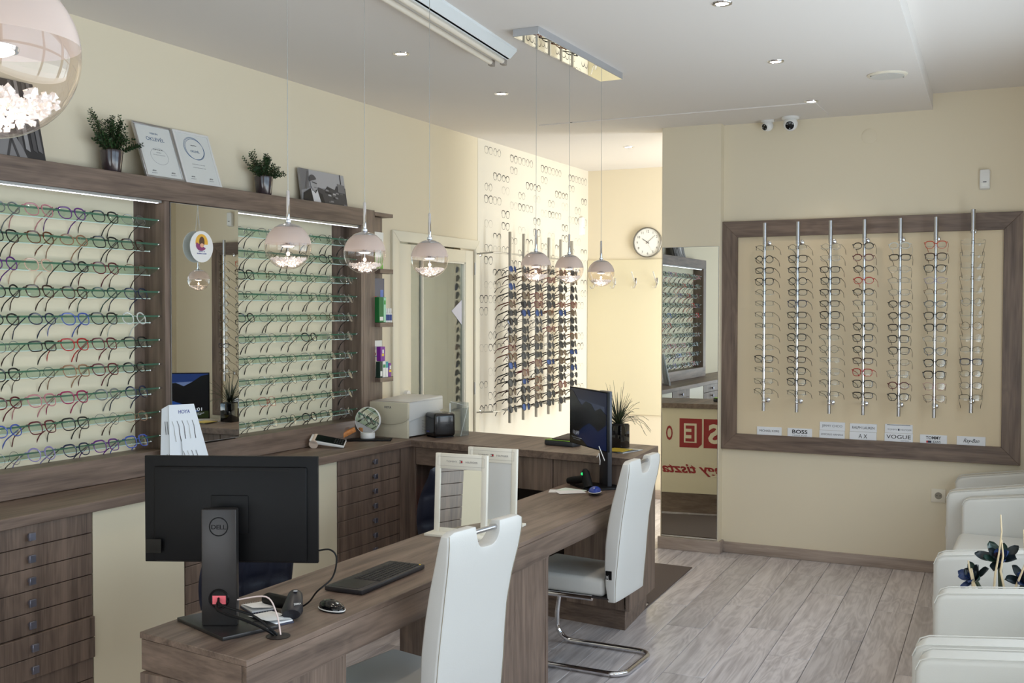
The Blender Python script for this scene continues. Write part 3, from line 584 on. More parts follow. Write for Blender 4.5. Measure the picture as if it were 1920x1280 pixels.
text('O', onB(-2.86, .605, .018), bd, ZP, .115, redm, t, width=.055, bold=.02); text('PTIK', onB(-3.08, .605, .018), bd, ZP, .115, redm, t, width=.30, bold=.02)
text('egy tiszta', onB(-2.66, .335, .018), bd, ZP, .075, redm, t, width=.50, shear=.35, bold=.025)
MB(place((-2.0, 5.66, .62), R(3))).box(.004, .006, -.15, .15, -.17, .16).build('taped_notice', paper, t)
MB(place((-2.0, 5.66, .62), R(3))).box(.006, .0065, .02, .045, -.07, -.04).box(.006, .0065, -.08, -.06, -.11, -.09).box(.006, .0065, -.1, .1, .03, .035).box(.006, .0065, -.08, .06, .06, .065).build('printed_marks', mat('print_dull_red', (160, 70, 80), .6), t)
tag(MB().slab([(-2.02, 5.57), (-2.09, 6.86), (-3.2, 6.90), (-3.2, 6.15), (-2.4, 5.98), (-2.05, 5.9)], 0, .006).build('doormat', mat('brown_doormat', (96, 84, 78), .95, bump=1, bscale=400), bevel=.002, seg=1), 'dark brown doormat on the floor behind the end counter', 'doormat')
b = MB(); c = Vector((-3.30, 5.72, .42)); 
b.lathe([(.062, 0), (.066, .004), (.082, .20), (.088, .20), (.088, .212), (.08, .212), (.062, .01), (.001, .01)], c, 24)
tag(b.build('waste_bin', mat('bright_red_plastic', (214, 22, 16), .4)), 'bright red plastic bin on the shelf inside the corner counter', 'bin')
# ================================================================== RECEPTION DESK
t = thing('reception_desk', 'long dark oak reception desk with deep edge and two kneeholes', 'desk', (-2.08, 3.7, 0))
DZ = .755
MB().slab([(-1.868, 2.218), (-1.868, 5.275), (-2.308, 5.335), (-2.308, 2.284)], DZ-.018, DZ).build('desktop', woody, t, bevel=.0015, seg=1)
MB().slab([(-1.868, 2.218), (-1.868, 5.275), (-1.888, 5.28), (-1.888, 2.223)], DZ-.105, DZ-.0185).build('front_fascia', woody, t, bevel=.001, seg=1)
MB().slab([(-1.8885, 2.2225), (-1.893, 2.24), (-2.30, 2.30), (-2.30, 2.283)], DZ-.105, DZ-.0185).build('end_fascia', woodx, t, bevel=.001, seg=1)
MB().box(-2.30, -2.285, 2.3, 5.3, DZ-.105, DZ-.0185).build('rear_fascia', woody, t)
for nm, x0, x1, y0, y1 in (('end_panel', -2.285, -1.885, 2.262, 2.282), ('front_panel', -1.895, -1.877, 2.282, 2.655), ('side_panel', -2.285, -1.877, 2.657, 2.677), ('rear_panel', -2.285, -2.27, 2.283, 2.655), ('side_panel', -2.285, -1.877, 3.62, 3.64), ('front_panel', -1.895, -1.879, 3.641, 4.105), ('side_panel', -2.285, -1.877, 4.107, 4.129), ('rear_panel', -2.285, -2.27, 3.642, 4.105)):
    MB().box(x0, x1, y0, y1, .0 if nm != 'front_panel' else .012, DZ-.106).build(nm, woodz, t, bevel=.001, seg=1)
MB().box(-1.877, -1.873, 2.23, 4.129, DZ-.112, DZ-.105).build('edge_strip', woody, t)
# ================================================================== CANTILEVER CHAIRS
def cchair(loc, rz, label):
    """local frame: seat front towards -X, backrest at the origin"""
    t = thing('cantilever_chair', label, 'chair', loc, rz, 'white leatherette cantilever chairs at the desk'); M = place(loc, rz)
    # back cushion: side profile (x offset, z), width along y
    prof = [(.34, -.030, .184), (.42, -.034, .190), (.50, -.032, .190), (.60, -.027, .187), (.70, -.016, .184), (.80, .004, .190), (.88, .026, .200), (.95, .042, .207), (.99, .048, .207)]
    th = [.045, .065, .08, .088, .086, .078, .066, .052, .034]
    nv = len(prof)-1
    b = MB(M)
    # two horns + body: body up to z=.885, horns either side of the handle slot
    def surf(ys, z0, z1, nz, bulge=True):
        def P(u, v, side):
            z = z0(u)+(z1(u)-z0(u))*v
            k = 0
            while k < nv-1 and prof[k+1][0] < z: k += 1
            f = (z-prof[k][0])/(prof[k+1][0]-prof[k][0]); f = max(0, min(1, f))
            x = prof[k][1]*(1-f)+prof[k+1][1]*f; hw = prof[k][2]*(1-f)+prof[k+1][2]*f; tt = th[k]*(1-f)+th[k+1]*f
            y = ys(u)*hw; a = abs(ys(u))
            e = math.sqrt(max(.0, 1-a**5)) if a > .5 else 1; e = .62+.38*e
            return Vector((x+.02+(tt*e*.5 if side else -tt*e*.5), y, z))
        return P
    N = 28; rows = 26
    zt = lambda u: (.99-.072*(max(0, 1-(abs(-1+2*u)*.207/.066)**4)**.5 if abs(-1+2*u)*.207 < .066 else 0))-.012*max(0, abs(-1+2*u)-.86)/.14
    P = surf(lambda u: -1+2*u, lambda u: .34+.02*(1-abs(-1+2*u))*0, zt, rows)
    us = [0, .008, .02, .04, .07, .11, .16, .21, .26, .31, .338, .3408, .344, .35, .36, .38, .41, .45, .5]; us = us+[1-x for x in us[-2::-1]]
    nu = len(us)-1; vs = []; fs = []
    vv = [i/rows for i in range(rows+1)]
    for side in (1, 0):
        for v in vv:
            for u in us: vs.append(P(u, v, side))
    n1 = (nu+1)*(rows+1)
    idx = lambda s, i, j: (0 if s else n1)+j*(nu+1)+i
    for j in range(rows):
        for i in range(nu):
            fs.append((idx(1, i, j), idx(1, i+1, j), idx(1, i+1, j+1), idx(1, i, j+1))); fs.append((idx(0, i, j), idx(0, i, j+1), idx(0, i+1, j+1), idx(0, i+1, j)))
        fs.append((idx(1, 0, j), idx(1, 0, j+1), idx(0, 0, j+1), idx(0, 0, j))); fs.append((idx(1, nu, j), idx(0, nu, j), idx(0, nu, j+1), idx(1, nu, j+1)))
    for i in range(nu):
        fs.append((idx(1, i, rows), idx(1, i+1, rows), idx(0, i+1, rows), idx(0, i, rows))); fs.append((idx(1, i, 0), idx(0, i, 0), idx(0, i+1, 0), idx(1, i+1, 0)))
    b.add(vs, fs); bo = b.build('backrest', leather, t, bevel=.006, seg=2, ang=50)
    MB(M).cyl((.068, -.070, .968), (.068, .070, .968), .0085, 16).build('handle_bar', brushed, t)
    # seam piping down both sides
    for sy in (-1, 1):
        MB(M).tube([(P(.5+sy*.488, v, 1)+Vector((.001, 0, 0))) for v in [k/20 for k in range(21)]], .0012, 5).build('seam', mat('seam_thread', (150, 140, 120), .8), bo)
    # seat
    def seat(u, v):
        x = -.47+u*.47; y = (-.205+v*.41); e = (1-abs(2*u-1)**6)*(1-abs(2*v-1)**6); return (x, y, .435+.03*e-.02*u)
    s = MB(M).prism([(-.47, -.200, .365), (-.05, -.178, .355), (-.05, .178, .355), (-.47, .200, .365)], (0, 0, .085)); s.build('seat', leather, t, bevel=.022, seg=4)
    MB(M).box(-.45, -.02, -.185, .185, .350, .358).build('seat_base', mat('dark_seat_board', (44, 38, 38), .7), t)
    y = .192; z0 = .016
    pts = []
    def arc(cx, cy, cz, r, a0, a1, pl, n=7):
        for k in range(n+1):
            a = R(a0+(a1-a0)*k/n)
            yield (cx+r*math.cos(a), cy, cz+r*math.sin(a)) if pl == 'xz' else (cx+r*math.cos(a), cy+r*math.sin(a), cz)
    pts += [(-.10, -y, .352), (-.38, -y, .352)]; pts += [(-.42, -y, .34), (-.437, -y, .31)]
    pts += [(-.455, -y, .15)]; pts += list(arc(-.375, -y, z0+.08, .08, 180, 270, 'xz'))
    pts += list(arc(-.02, -y+.07, z0, .07, 270, 360, 'xy')); pts += list(arc(-.02, y-.07, z0, .07, 0, 90, 'xy'))
    pts += [p for p in reversed([(a, y, c) for a, b_, c in list(arc(-.375, -y, z0+.08, .08, 180, 270, 'xz'))])]
    pts += [(-.455, y, .15), (-.437, y, .31), (-.42, y, .34), (-.38, y, .352), (-.10, y, .352)]
    MB(M).tube(pts, .0125, 12).build('sled_frame', chrome, t)
    lb = MB(M).box(-.035, -.005, -.192, -.190, .445, .485).build('brand_tab', black, t)
    text('KIK', M @ Vector((-.02, -.1925, .452)), M.to_3x3() @ Vector((0, 0, 1)), M.to_3x3() @ Vector((-1, 0, 0)), .012, whitep, t, width=.025)
    return t
cchair((-1.778, 4.815, 0), R(-1), 'white leatherette chair with steel handle at the far kneehole of the desk')
cchair((-1.688, 3.075, 0), R(-7), 'white leatherette chair with steel handle at the near kneehole of the desk')
# ------------------------------------------------------------------ office chairs
def ochair(loc, rz, label, top=.93):
    t = thing('office_chair', label, 'chair', loc, rz, 'navy leather office chairs behind the desk'); M = place(loc, rz)
    def back(side):
        def f(u, v):
            y = (u-.5)*.44*(.86+.14*math.sin(math.pi*min(1, v*1.1))); z = .50+v*(top-.50); x = .0-.05*math.sin(v*math.pi*.9)+.10*v+(.35-(u-.5)**2*1.4)*-.12
            q = .012*abs(math.sin(u*math.pi*4))**.4*abs(math.sin(v*math.pi*3))**.4
            e = (1-abs(2*u-1)**8)*(1-abs(2*v-1)**8)
            return (x+(-1 if side else 1)*(.022*e+(q if not side else 0))-.0, y, z-.018*abs(2*u-1)**4*v)
        return f
    b = MB(M); b.grid(back(0), 32, 24); b.grid(lambda u, v: back(1)(1-u, v), 32, 24)
    b.build('backrest', navy, t, weld=True, ang=60)
    MB(M).prism([(.0, -.22, .43), (.41, -.22, .43), (.41, .22, .43), (0, .22, .43)], (0, 0, .09)).build('seat', navy, t, bevel=.03, seg=4)
    MB(M).tube([(.2, 0, .42), (.02, 0, .43), (-.05, 0, .47), (-.05, 0, .60)], (.018), 8).build('back_support', black, t)
    MB(M).cyl((.20, 0, .10), (.20, 0, .43), .025, 14).build('gas_column', chrome, t)
    for k in range(5):
        a = R(72*k+10); lg = MB(M).tube([(.20, 0, .11), (.20+.23*math.cos(a), .23*math.sin(a), .07)], .016, 8).build('leg', chrome, t)
        MB(M).cyl((.20+.23*math.cos(a)-.01, .23*math.sin(a), .028), (.20+.23*math.cos(a)+.012, .23*math.sin(a), .028), .0275, 14).build('caster', black, lg)
ochair((-2.63, 4.70, 0), R(-34), 'navy leather office chair in front of the corner drawers, behind the framed mirrors', .925)
ochair((-2.70, 3.22, 0), R(-12), 'navy leather office chair behind the near monitor', .93)
# ================================================================== THINGS ON THE DESK
def screen_pic(M, t, w, h):
    """lock screen: lake and mountains at dusk"""
    def e(n, c, s=1.0):
        m = mat('screen_'+n, (5, 5, 6), .2, emit=c, es=s); nt = m.node_tree     # twisted-nematic panel: dims off axis
        if not any(q.type == 'LAYER_WEIGHT' for q in nt.nodes):
            lw = nt.nodes.new('ShaderNodeLayerWeight'); lw.inputs[0].default_value = .5; mr = nt.nodes.new('ShaderNodeMapRange')
            mr.inputs[1].default_value = .15; mr.inputs[2].default_value = .65; mr.inputs[3].default_value = s; mr.inputs[4].default_value = s*.04
            nt.links.new(lw.outputs['Facing'], mr.inputs[0]); nt.links.new(mr.outputs[0], nt.nodes['Principled BSDF'].inputs['Emission Strength'])
        return m
    B = [('sky', (34, 62, 128), [(0, .5), (1, .5), (1, 1), (0, 1)]), ('dusk', (120, 140, 190), [(.05, .60), (.95, .60), (.95, .76), (.05, .84)]), ('lake', (36, 78, 160), [(.0, 0), (1, 0), (1, .52), (0, .52)])]
    z = .0004
    for n, c, p in B: MB(M).prism([(x*w, y*h, z) for x, y in p], (0, 0, .0002)).build('screen_'+n, e(n, c, .55), t); z += .0003
    MB(M).prism([(x*w, y*h, z) for x, y in ((0, .50), (0, .98), (.10, .95), (.22, .82), (.34, .72), (.45, .80), (.60, .77), (.70, .66), (.85, .72), (1, .62), (1, .45), (.9, .38), (.78, .30), (.7, .36), (.55, .42), (.4, .34), (.2, .2), (.05, .10), (0, .08))], (0, 0, .0002)).build('screen_mountains', e('mountains', (9, 10, 16), .6), t)
    MB(M).prism([(x*w, y*h, z+.0003) for x, y in ((0, 0), (.5, 0), (.38, .08), (.2, .14), (0, .16))], (0, 0, .0002)).build('screen_bank', e('bank', (40, 52, 20), .5), t)
    r = M.to_3x3(); text('10:09', M @ Vector((w*.17, h*.16, .0015)), r @ Vector(XP), r @ Vector(YP), h*.075, e('white', (225, 230, 240), .9), t, width=w*.17)
    for k, yy in enumerate((.10, .065)): text('Time for something new'[:22-6*k], M @ Vector((w*.2, h*yy, .0015)), r @ Vector(XP), r @ Vector(YP), h*.02, e('white', (225, 230, 240), .9), t, width=w*(.28-.08*k))
def monitor(label, c, n_ang, w, h, stand, standrz, colw, rearbulge=True):
    """c = centre of the screen face, n_ang = heading of the screen normal"""
    t = thing('monitor', label, 'monitor', (stand[0], stand[1], DZ), standrz)
    n = Vector((math.cos(n_ang), math.sin(n_ang), 0)); right = Vector((-n.y, n.x, 0)); M = frame3(Vector(c), right, ZP)   # normal = right x up
    MB(M).box(-w/2, w/2, -h/2, h/2, -.016, 0).build('panel_shell', black, t, bevel=.002)
    MB(M).prism([(-w/2+.03, -h/2+.004, -.0155), (w/2-.03, -h/2+.004, -.0155), (w/2-.03, h/2-.03, -.0155), (-w/2+.03, h/2-.03, -.0155)], (0, 0, -.012)).build('rear_bulge', black, t, bevel=.008)
    MB(M).box(-w*.34, w*.34, h/2-.042, h/2-.038, -.029, -.0272).build('vent_slot', darkm, t)
    MB(M).box(-.055, .055, -h*.22, h*.14, -.032, -.026).build('mount_recess', black, t, bevel=.004)
    M2 = M @ Matrix.Translation((-w/2+.006, -h/2+.006, .0002)); screen_pic(M2, t, w-.012, h-.012)
    S = place((stand[0], stand[1], DZ), standrz)
    return t, M, S
# near monitor: back towards the camera
t, M, S = monitor('large black monitor at the near end of the desk, its back turned to the room', (-2.157, 2.503, 1.083), R(114), .512, .312, (-2.130, 2.42), R(-14), .1)
S2 = place((-2.130, 2.42, DZ), R(26))
MB(S).prism([(-.155, -.045, .0), (.115, -.075, .0), (.135, .10, .0), (-.135, .13, .0)], (0, 0, .011)).build('stand_base', mat('graphite_metal', (58, 56, 56), .35, .6), t, bevel=.002)
cb = MB(S2).box(-.05, .05, -.022, .010, .011, .345); cb.build('stand_column', _m['graphite_metal'], t, bevel=.004)
MB(S2).box(-.035, .035, .008, .045, .27, .34).build('tilt_head', black, t)
def ring(mb, cx, cz, r, rr, y): return mb.tube([(cx+r*math.cos(k*.2618), y, cz+r*math.sin(k*.2618)) for k in range(24)], rr, 6, closed=True)
ring(MB(S2), 0, .295, .026, .0016, -.0226).build('logo_ring', black, t)
text('DELL', S2 @ Vector((0, -.0228, .288)), S2.to_3x3() @ Vector(XP), ZP, .0125, black, t, width=.042, bold=.01)
MB(S2).prism([(.026*math.cos(k*.2618), -.0223, .088+.024*math.sin(k*.2618)) for k in range(24)], (0, -.0005, 0)).build('cable_hole', darkm, t)
ring(MB(S2), 0, .088, .027, .003, -.0226).build('hole_rim', blackg, t)
MB(S2).box(-.018, .020, -.0235, -.0228, .074, .098).build('cable_window', mat('pink_note', (240, 110, 120), .6), t)
q = MB(M).box(.20, .245, -.125, -.085, -.040, -.034); q.build('port_cover', blackg, t)
def cable(pts, r, m, label, name='cable', sub=6, n=7):
    P = [Vector(p) for p in pts]; out = []
    for i in range(len(P)-1):
        p0, p1, p2, p3 = P[max(i-1, 0)], P[i], P[i+1], P[min(i+2, len(P)-1)]
        for k in range(sub):
            u = k/sub; out.append(.5*((2*p1)+(p2-p0)*u+(2*p0-5*p1+4*p2-p3)*u*u+(3*p1-p0-3*p2+p3)*u**3))
    out.append(P[-1]); return tag(MB().tube(out, r, n).build(name, m), label, 'cable')
mr = M @ Vector((-.256, -.118, -.02))
gx, gy = -1.935, 2.425
sh = S2 @ Vector((0, -.026, .085))
cable([mr, mr+Vector((.035, .012, .004)), mr+Vector((.052, .02, -.02)), mr+Vector((.045, .01, -.075)), mr+Vector((.02, -.03, -.11)), (-1.985, 2.62, .79), (-2.03, 2.52, .765), (-2.07, 2.46, .768)], .0026, black, 'black cable looping from the near monitor edge down past the scanner')
cable([sh, sh+Vector((.025, -.028, -.02)), (-2.01, 2.385, .80), (-1.955, 2.405, .775), (-1.94, 2.42, DZ+.004)], .0042, black, 'thick black cable from the stand hole to the desk grommet')
cable([sh+Vector((0, 0, .006)), sh+Vector((.03, -.02, -.005)), (-2.0, 2.40, .812), (-1.95, 2.412, .780), (-1.932, 2.424, DZ+.004)], .0035, black, 'thinner black cable beside the thick one into the desk grommet')
cable([S @ Vector((.05, .02, .085)), (-2.0, 2.46, .85), (-1.955, 2.45, .81), (-1.925, 2.43, DZ+.004)], .0022, mat('white_cable', (225, 205, 200), .5), 'white cable arching beside the stand into the desk grommet')
tag(MB().lathe([(.033, 0), (.034, .002), (.030, .003), (.0, .003)], (-1.93, 2.425, DZ), 32).build('cable_grommet', mat('dark_grommet', (40, 34, 32), .5)), 'dark round cable grommet in the desktop', 'grommet')
# notebooks
def pad(label, c, rz, dx, dy, n=2, m=paper):
    t = thing('notepad', label, 'notepad', (c[0], c[1], DZ), rz); M = place((c[0], c[1], DZ), rz)
    MB(M).box(-dx/2, dx/2, -dy/2, dy/2, 0, .006).build('cover', mat('slate_cover', (60, 62, 80), .5), t, bevel=.001, seg=1)
    MB(M).box(-dx/2+.004, dx/2-.003, -dy/2+.003, dy/2-.003, .006, .010).build('pages', m, t)
    MB(M).grid(lambda u, v: (-dx/2+.008+u*(dx-.012), -dy/2+.004+v*(dy-.008), .0105+.010*u*u*(1-v)+.004*math.sin(u*3)), 8, 6).build('curled_sheet', m, t)
    for k in range(9): MB(M).tube([(-dx/2+.002*math.cos(a)+.001, -dy/2+.01+k*(dy-.02)/8, .007+.006*math.sin(a)) for a in [j*.785 for j in range(8)]], .0006, 4, closed=True).build('ring', satin, t)
pad('white spiral notepad lying beside the near monitor stand', (-2.05, 2.535), R(-22), .13, .09)
pad('small white notepad further behind the near monitor stand', (-2.16, 2.62), R(-30), .10, .08)
t = thing('sticky_markers', 'upright strip of coloured sticky markers behind the near monitor stand', 'markers', (-2.20, 2.47, DZ))
for i, c in enumerate(((60, 170, 70), (220, 40, 40), (226, 200, 40), (230, 120, 30))): MB().box(-2.203, -2.197, 2.468, 2.472, DZ+i*.013, DZ+i*.013+.0125).build('marker', mat('marker_%d' % i, c, .5), t)
# barcode scanner lying on its side
t = thing('barcode_scanner', 'black handheld barcode scanner lying on the desk left of the mouse', 'scanner', (-2.05, 2.62, DZ), R(0))
A0 = Vector((-2.165, 2.655, DZ+.024)); A1 = Vector((-2.04, 2.635, DZ+.028))
MB().tube([A0, A0.lerp(A1, .15), A0.lerp(A1, .6), A1], [(.012, .014), (.018, .022), (.017, .020), (.015, .018)], 14).build('grip', black, t)
h0 = Vector((-2.045, 2.655, DZ+.055)); h1 = Vector((-1.985, 2.555, DZ+.022))
MB().tube([h0, h0.lerp(h1, .12), h0.lerp(h1, .5), h0.lerp(h1, .85), h1], [(.010, .012), (.022, .022), (.027, .024), (.032, .021), (.026, .016)], 16).build('head', mat('scanner_shell', (34, 34, 40), .35), t)
p = h0.lerp(h1, .22)+Vector((.006, -.006, .022)); MB(Matrix.Translation(p)).lathe([(.007, 0), (.007, .0015), (.0, .003)], (0, 0, 0), 12).build('status_light', mat('pale_lens', (170, 172, 180), .2), t)
p = h0.lerp(h1, .62)+Vector((.016, -.012, .012)); text('ZEBRA', p+Vector((.012, -.004, 0)), Vector((.5, .8, 0)), Vector((-.4, .2, .9)), .005, whitep, t, width=.022)
# mouse
def mouse(label, c, rz, m, rimm, z=None):
    z = DZ if z is None else z
    t = thing('computer_mouse', label, 'mouse', (c[0], c[1], z), rz); M = place((c[0], c[1], z), rz)
    def dome(u, v):
        a = 2*math.pi*u; r = math.sin(v*math.pi/2); return (.052*r*math.cos(a), .0305*r*math.sin(a)*(1-.1*math.cos(a)), .006+.024*math.cos(v*math.pi/2)**.8*(1-.2*math.cos(a)*r))
    MB(M).grid(lambda u, v: dome(1-u, v), 32, 12).build('shell', m, t, weld=True, ang=80)
    MB(M).tube([(.0525*math.cos(k*.196), .031*math.sin(k*.196)*(1-.1*math.cos(k*.196)), .006) for k in range(32)], .0018, 6, closed=True).build('rim', rimm, t)
    MB(M).slab([(.05*math.cos(k*.196), .029*math.sin(k*.196)) for k in range(32)], .0, .006).build('base', black, t)
    MB(M).box(.018, .030, -.002, .002, .0235, .0275).build('scroll_wheel', rimm, t, bevel=.001, seg=1)
mouse('black mouse with a pale rim beside the scanner on the near desk', (-1.955, 2.715), R(-18), blackg, whitep)
# keyboard
k0 = Vector((-2.114, 2.904, 0)); ky = Vector((-2.117, 3.314, 0))-k0; Lk = .405; kr = math.atan2(ky.y, ky.x)
K = Matrix.Translation((-2.045, 3.095, DZ)) @ Matrix.Rotation(kr+R(1), 4, 'Z')
t = thing('keyboard', 'slim black keyboard with a touch area on the near half of the desk', 'keyboard', (-2.045, 3.095, DZ), kr)
MB(K).box(-.2025, .2025, -.072, .072, .002, .017).build('body', mat('keyboard_black', (36, 33, 36), .45), t, bevel=.003)
MB(K).box(-.190, -.085, -.05, .055, .0171, .0178).build('touchpad', mat('keyboard_pad', (30, 28, 30), .3), t, bevel=.0003, seg=1)
km = MB().box(-.0068, .0068, -.0068, .0068, 0, .0025).mesh('key', mat('key_cap', (22, 20, 23), .5), bevel=.0012, seg=1)
for r in range(6):
    for c in range(16):
        o = link('key', km, t, local=True); o.matrix_basis = t.matrix_basis.inverted() @ K @ Matrix.Translation((-.068+c*.0165, -.052+r*.0175, .0168))
MB(K).box(-.015, .005, .064, .0645, .0172, .0174).build('trim_line', satin, t); MB(K).lathe([(.005, 0), (.005, .0008), (0, .0009)], (.190, -.058, .017), 10).build('yellow_mark', mat('yellow_print', (226, 190, 40), .5), t)
# framed countertop mirrors
def tmirror(label, x0, x1, y, h, ismir, rz):
    cx = (x0+x1)/2; w = x1-x0; t = thing('countertop_mirror', label, 'mirror', (cx, y, DZ), rz); M = place((cx, y, DZ), rz) @ Matrix.Rotation(R(-3), 4, 'X')
    f = MB(M); b = .024
    f.box(-w/2, -w/2+b, -.009, .009, 0, h).box(w/2-b, w/2, -.009, .009, 0, h).box(-w/2+b, w/2-b, -.009, .009, h-.062, h).box(-w/2+b, w/2-b, -.009, .009, 0, .028)
    f.build('frame', mat('ivory_lacquer', (230, 226, 214), .35), t, bevel=.002)
    MB(place((cx, y, DZ), rz)).box(-w/2-.015, w/2+.018, -.065, .065, 0, .011).build('foot_plate', _m['ivory_lacquer'], t, bevel=.002)
    if ismir:
        MB(M).box(-w/2+b, w/2-b, -.004, .004, .028, h-.062).build('backing', _m['ivory_lacquer'], t); MB(M).quad((-w/2+b, -.0045, .028), (w/2-b, -.0045, .028), (w/2-b, -.0045, h-.062), (-w/2+b, -.0045, h-.062)).build('mirror_face', mirror, t)
    else: MB(M).box(-w/2+b, w/2-b, -.006, .004, .028, h-.062).build('plain_sheet', mat('pale_grey_sheet', (214, 215, 214), .4), t)
    MB(M).box(-w/2+.012, w/2-.012, -.0095, -.009, h-.0135, h-.0125).box(-w/2+.012, w/2-.012, -.0095, -.009, h-.050, h-.049).box(-w/2+.012, -w/2+.013, -.0095, -.009, h-.05, h-.0125).box(w/2-.013, w/2-.012, -.0095, -.009, h-.05, h-.0125).build('printed_border', mat('ink_soft_grey', (176, 170, 164), .5), t)
    r = M.to_3x3(); ig = mat('ink_mid_grey', (166, 162, 160), .5)
    text('TOMMY', M @ Vector((-.042, -.0096, h-.035)), r @ Vector(XP), r @ Vector(ZP), .0075, ig, t, width=.05); text('HILFIGER', M @ Vector((.048, -.0096, h-.035)), r @ Vector(XP), r @ Vector(ZP), .0075, ig, t, width=.055)
    MB(M).box(-.007, .007, -.0100, -.0092, h-.028, h-.026).box(-.007, .007, -.0100, -.0092, h-.036, h-.034).build('flag_bars', mat('flag_navy', (24, 28, 60), .5), t)
    MB(M).box(.0, .007, -.0102, -.0094, h-.034, h-.028).build('flag_red', mat('flag_red', (190, 30, 40), .5), t)
    return t
tmirror('white framed countertop mirror with brand lettering, the nearer of two', -2.265, -2.03, 3.86, .33, True, R(2))
tmirror('white framed countertop panel with brand lettering, behind the mirror', -2.245, -2.015, 4.10, .33, False, R(2))
# far monitor
t, M, S = monitor('dark monitor at the far end of the desk seen from its screen side', (-2.150, 5.215, 1.115), math.atan2(-.74, -.70), .468, .30, (-2.105, 5.250), R(-43), .1)
MB(S).box(-.14, .10, -.10, .10, 0, .010).build('stand_base', black, t, bevel=.002)
MB(S).box(-.05, .05, .03, .055, .01, .50).build('stand_column', mat('slate_metal', (70, 72, 78), .35, .5), t, bevel=.003)
t = thing('desk_papers', 'loose white papers and a green slip beside the far monitor foot', 'papers', (-2.2, 5.08, DZ), 0)
for k, (x, y, rz, c) in enumerate(((-2.22, 5.06, 20, (236, 232, 228)), (-2.19, 5.10, -12, (226, 236, 224)), (-2.17, 5.04, 40, (240, 236, 234)))): MB(place((x, y, DZ+.0012*k), R(rz))).box(-.07, .07, -.045, .045, 0, .001).build('sheet', mat('paper_%d' % k, c, .7), t)
mouse('blue mouse on the foot of the far monitor', (-2.035, 5.03), R(-75), mat('blue_gloss', (30, 60, 150), .25), whitep, DZ+.0105)
t = thing('barcode_scanner', 'dark scanner with a green light beside the far monitor', 'scanner', (-2.16, 5.19, DZ))
MB().tube([(-2.27, 5.24, DZ+.025), (-2.24, 5.23, DZ+.03), (-2.18, 5.20, DZ+.045), (-2.15, 5.185, DZ+.055)], [(.014, .016), (.018, .02), (.017, .019), (.015, .016)], 12).build('grip', black, t)
MB().tube([(-2.155, 5.19, DZ+.10), (-2.15, 5.185, DZ+.085), (-2.135, 5.17, DZ+.045), (-2.12, 5.155, DZ+.01)], [(.010, .010), (.022, .02), (.025, .022), (.028, .022)], 14).build('head', black, t)
MB(Matrix.Translation((-2.158, 5.167, DZ+.078)) @ Matrix.Rotation(R(70), 4, 'X')).lathe([(.008, 0), (.008, .003), (0, .004)], (0, 0, 0), 14).build('green_light', mat('green_led', (40, 200, 110), .3, emit=(30, 190, 100), es=1.2), t)
tag(MB().tube([(-2.005, 5.01, 1.00), (-1.985, 5.0, .965), (-1.965, 4.985, .935)], .0022, 6).tube([(-2.02, 5.02, .945), (-2.005, 5.01, .965), (-1.995, 5.0, .93), (-2.0, 5.01, .91)], .0022, 6).build('cable', whitep), 'short white cable ends hanging behind the far monitor', 'cable')
# ================================================================== THINGS ON THE WORKTOP
tw = thing('temple_display', 'white folded card display with sample spectacle temples standing behind the near monitor', 'display', (-3.62, 3.80, CZ))
bx = mat('card_bluish_white', (226, 232, 238), .5)
T0 = frame3((-3.60, 3.782, CZ), Vector((.42, .91, 0)), (-.16, .04, 1))
MB(T0).prism([(-.02, 0, 0), (.185, 0, 0), (.115, .325, 0), (-.005, .325, 0)], (0, 0, .004)).build('front_card', bx, tw)
MB(T0).prism([(-.055, 0, -.03), (-.018, 0, -.002), (-.004, .325, -.002), (-.03, .31, -.02)], (0, 0, -.003)).build('side_card', bx, tw)
MB(T0).prism([(.045, 0, .012), (.165, 0, .012), (.132, .165, .008), (.042, .165, .008)], (0, 0, .003)).build('lower_card', bx, tw)
r3 = T0.to_3x3(); text('HOYA', T0 @ Vector((.065, .283, .0045)), r3 @ Vector(XP), r3 @ Vector(YP), .017, mat('ink_hoya_blue', (40, 50, 140), .5), tw, width=.055, bold=.004)
for k in range(9):
    lo = k > 4; x = (.058+.02*(k-5)) if lo else (.018+.024*k-.03*(k < 0)); y0 = .01 if lo else .150; z = .016 if lo else .0055
    MB(T0).tube([(x, y0+.004, z), (x-.004, y0+.035, z), (x-.010*(.6), y0+.075, z), (x-.014, y0+.10, z)], [(.0016, .0012), (.0018, .0012), (.0012, .001), (.001, .001)], 5).build('sample_temple', mat('sample_dark', (70, 60, 60), .4) if k % 3 else satin, tw)
for k in range(4): MB(T0).tube([(-.012-.001*k-.01*(k % 2), .04+.15*(k//2), -.0015), (-.016-.01*(k % 2), .10+.15*(k//2), -.001)], .0012, 4).build('sample_temple', inkm, tw)
glasses('eyeglasses', 'dark eyeglasses lying on the worktop right of the white temple display', 'eyeglasses', None, Matrix.Translation((-3.62, 4.16, CZ+.017)) @ Matrix.Rotation(R(60), 4, 'Z'), 'round', 'black', 'metal')
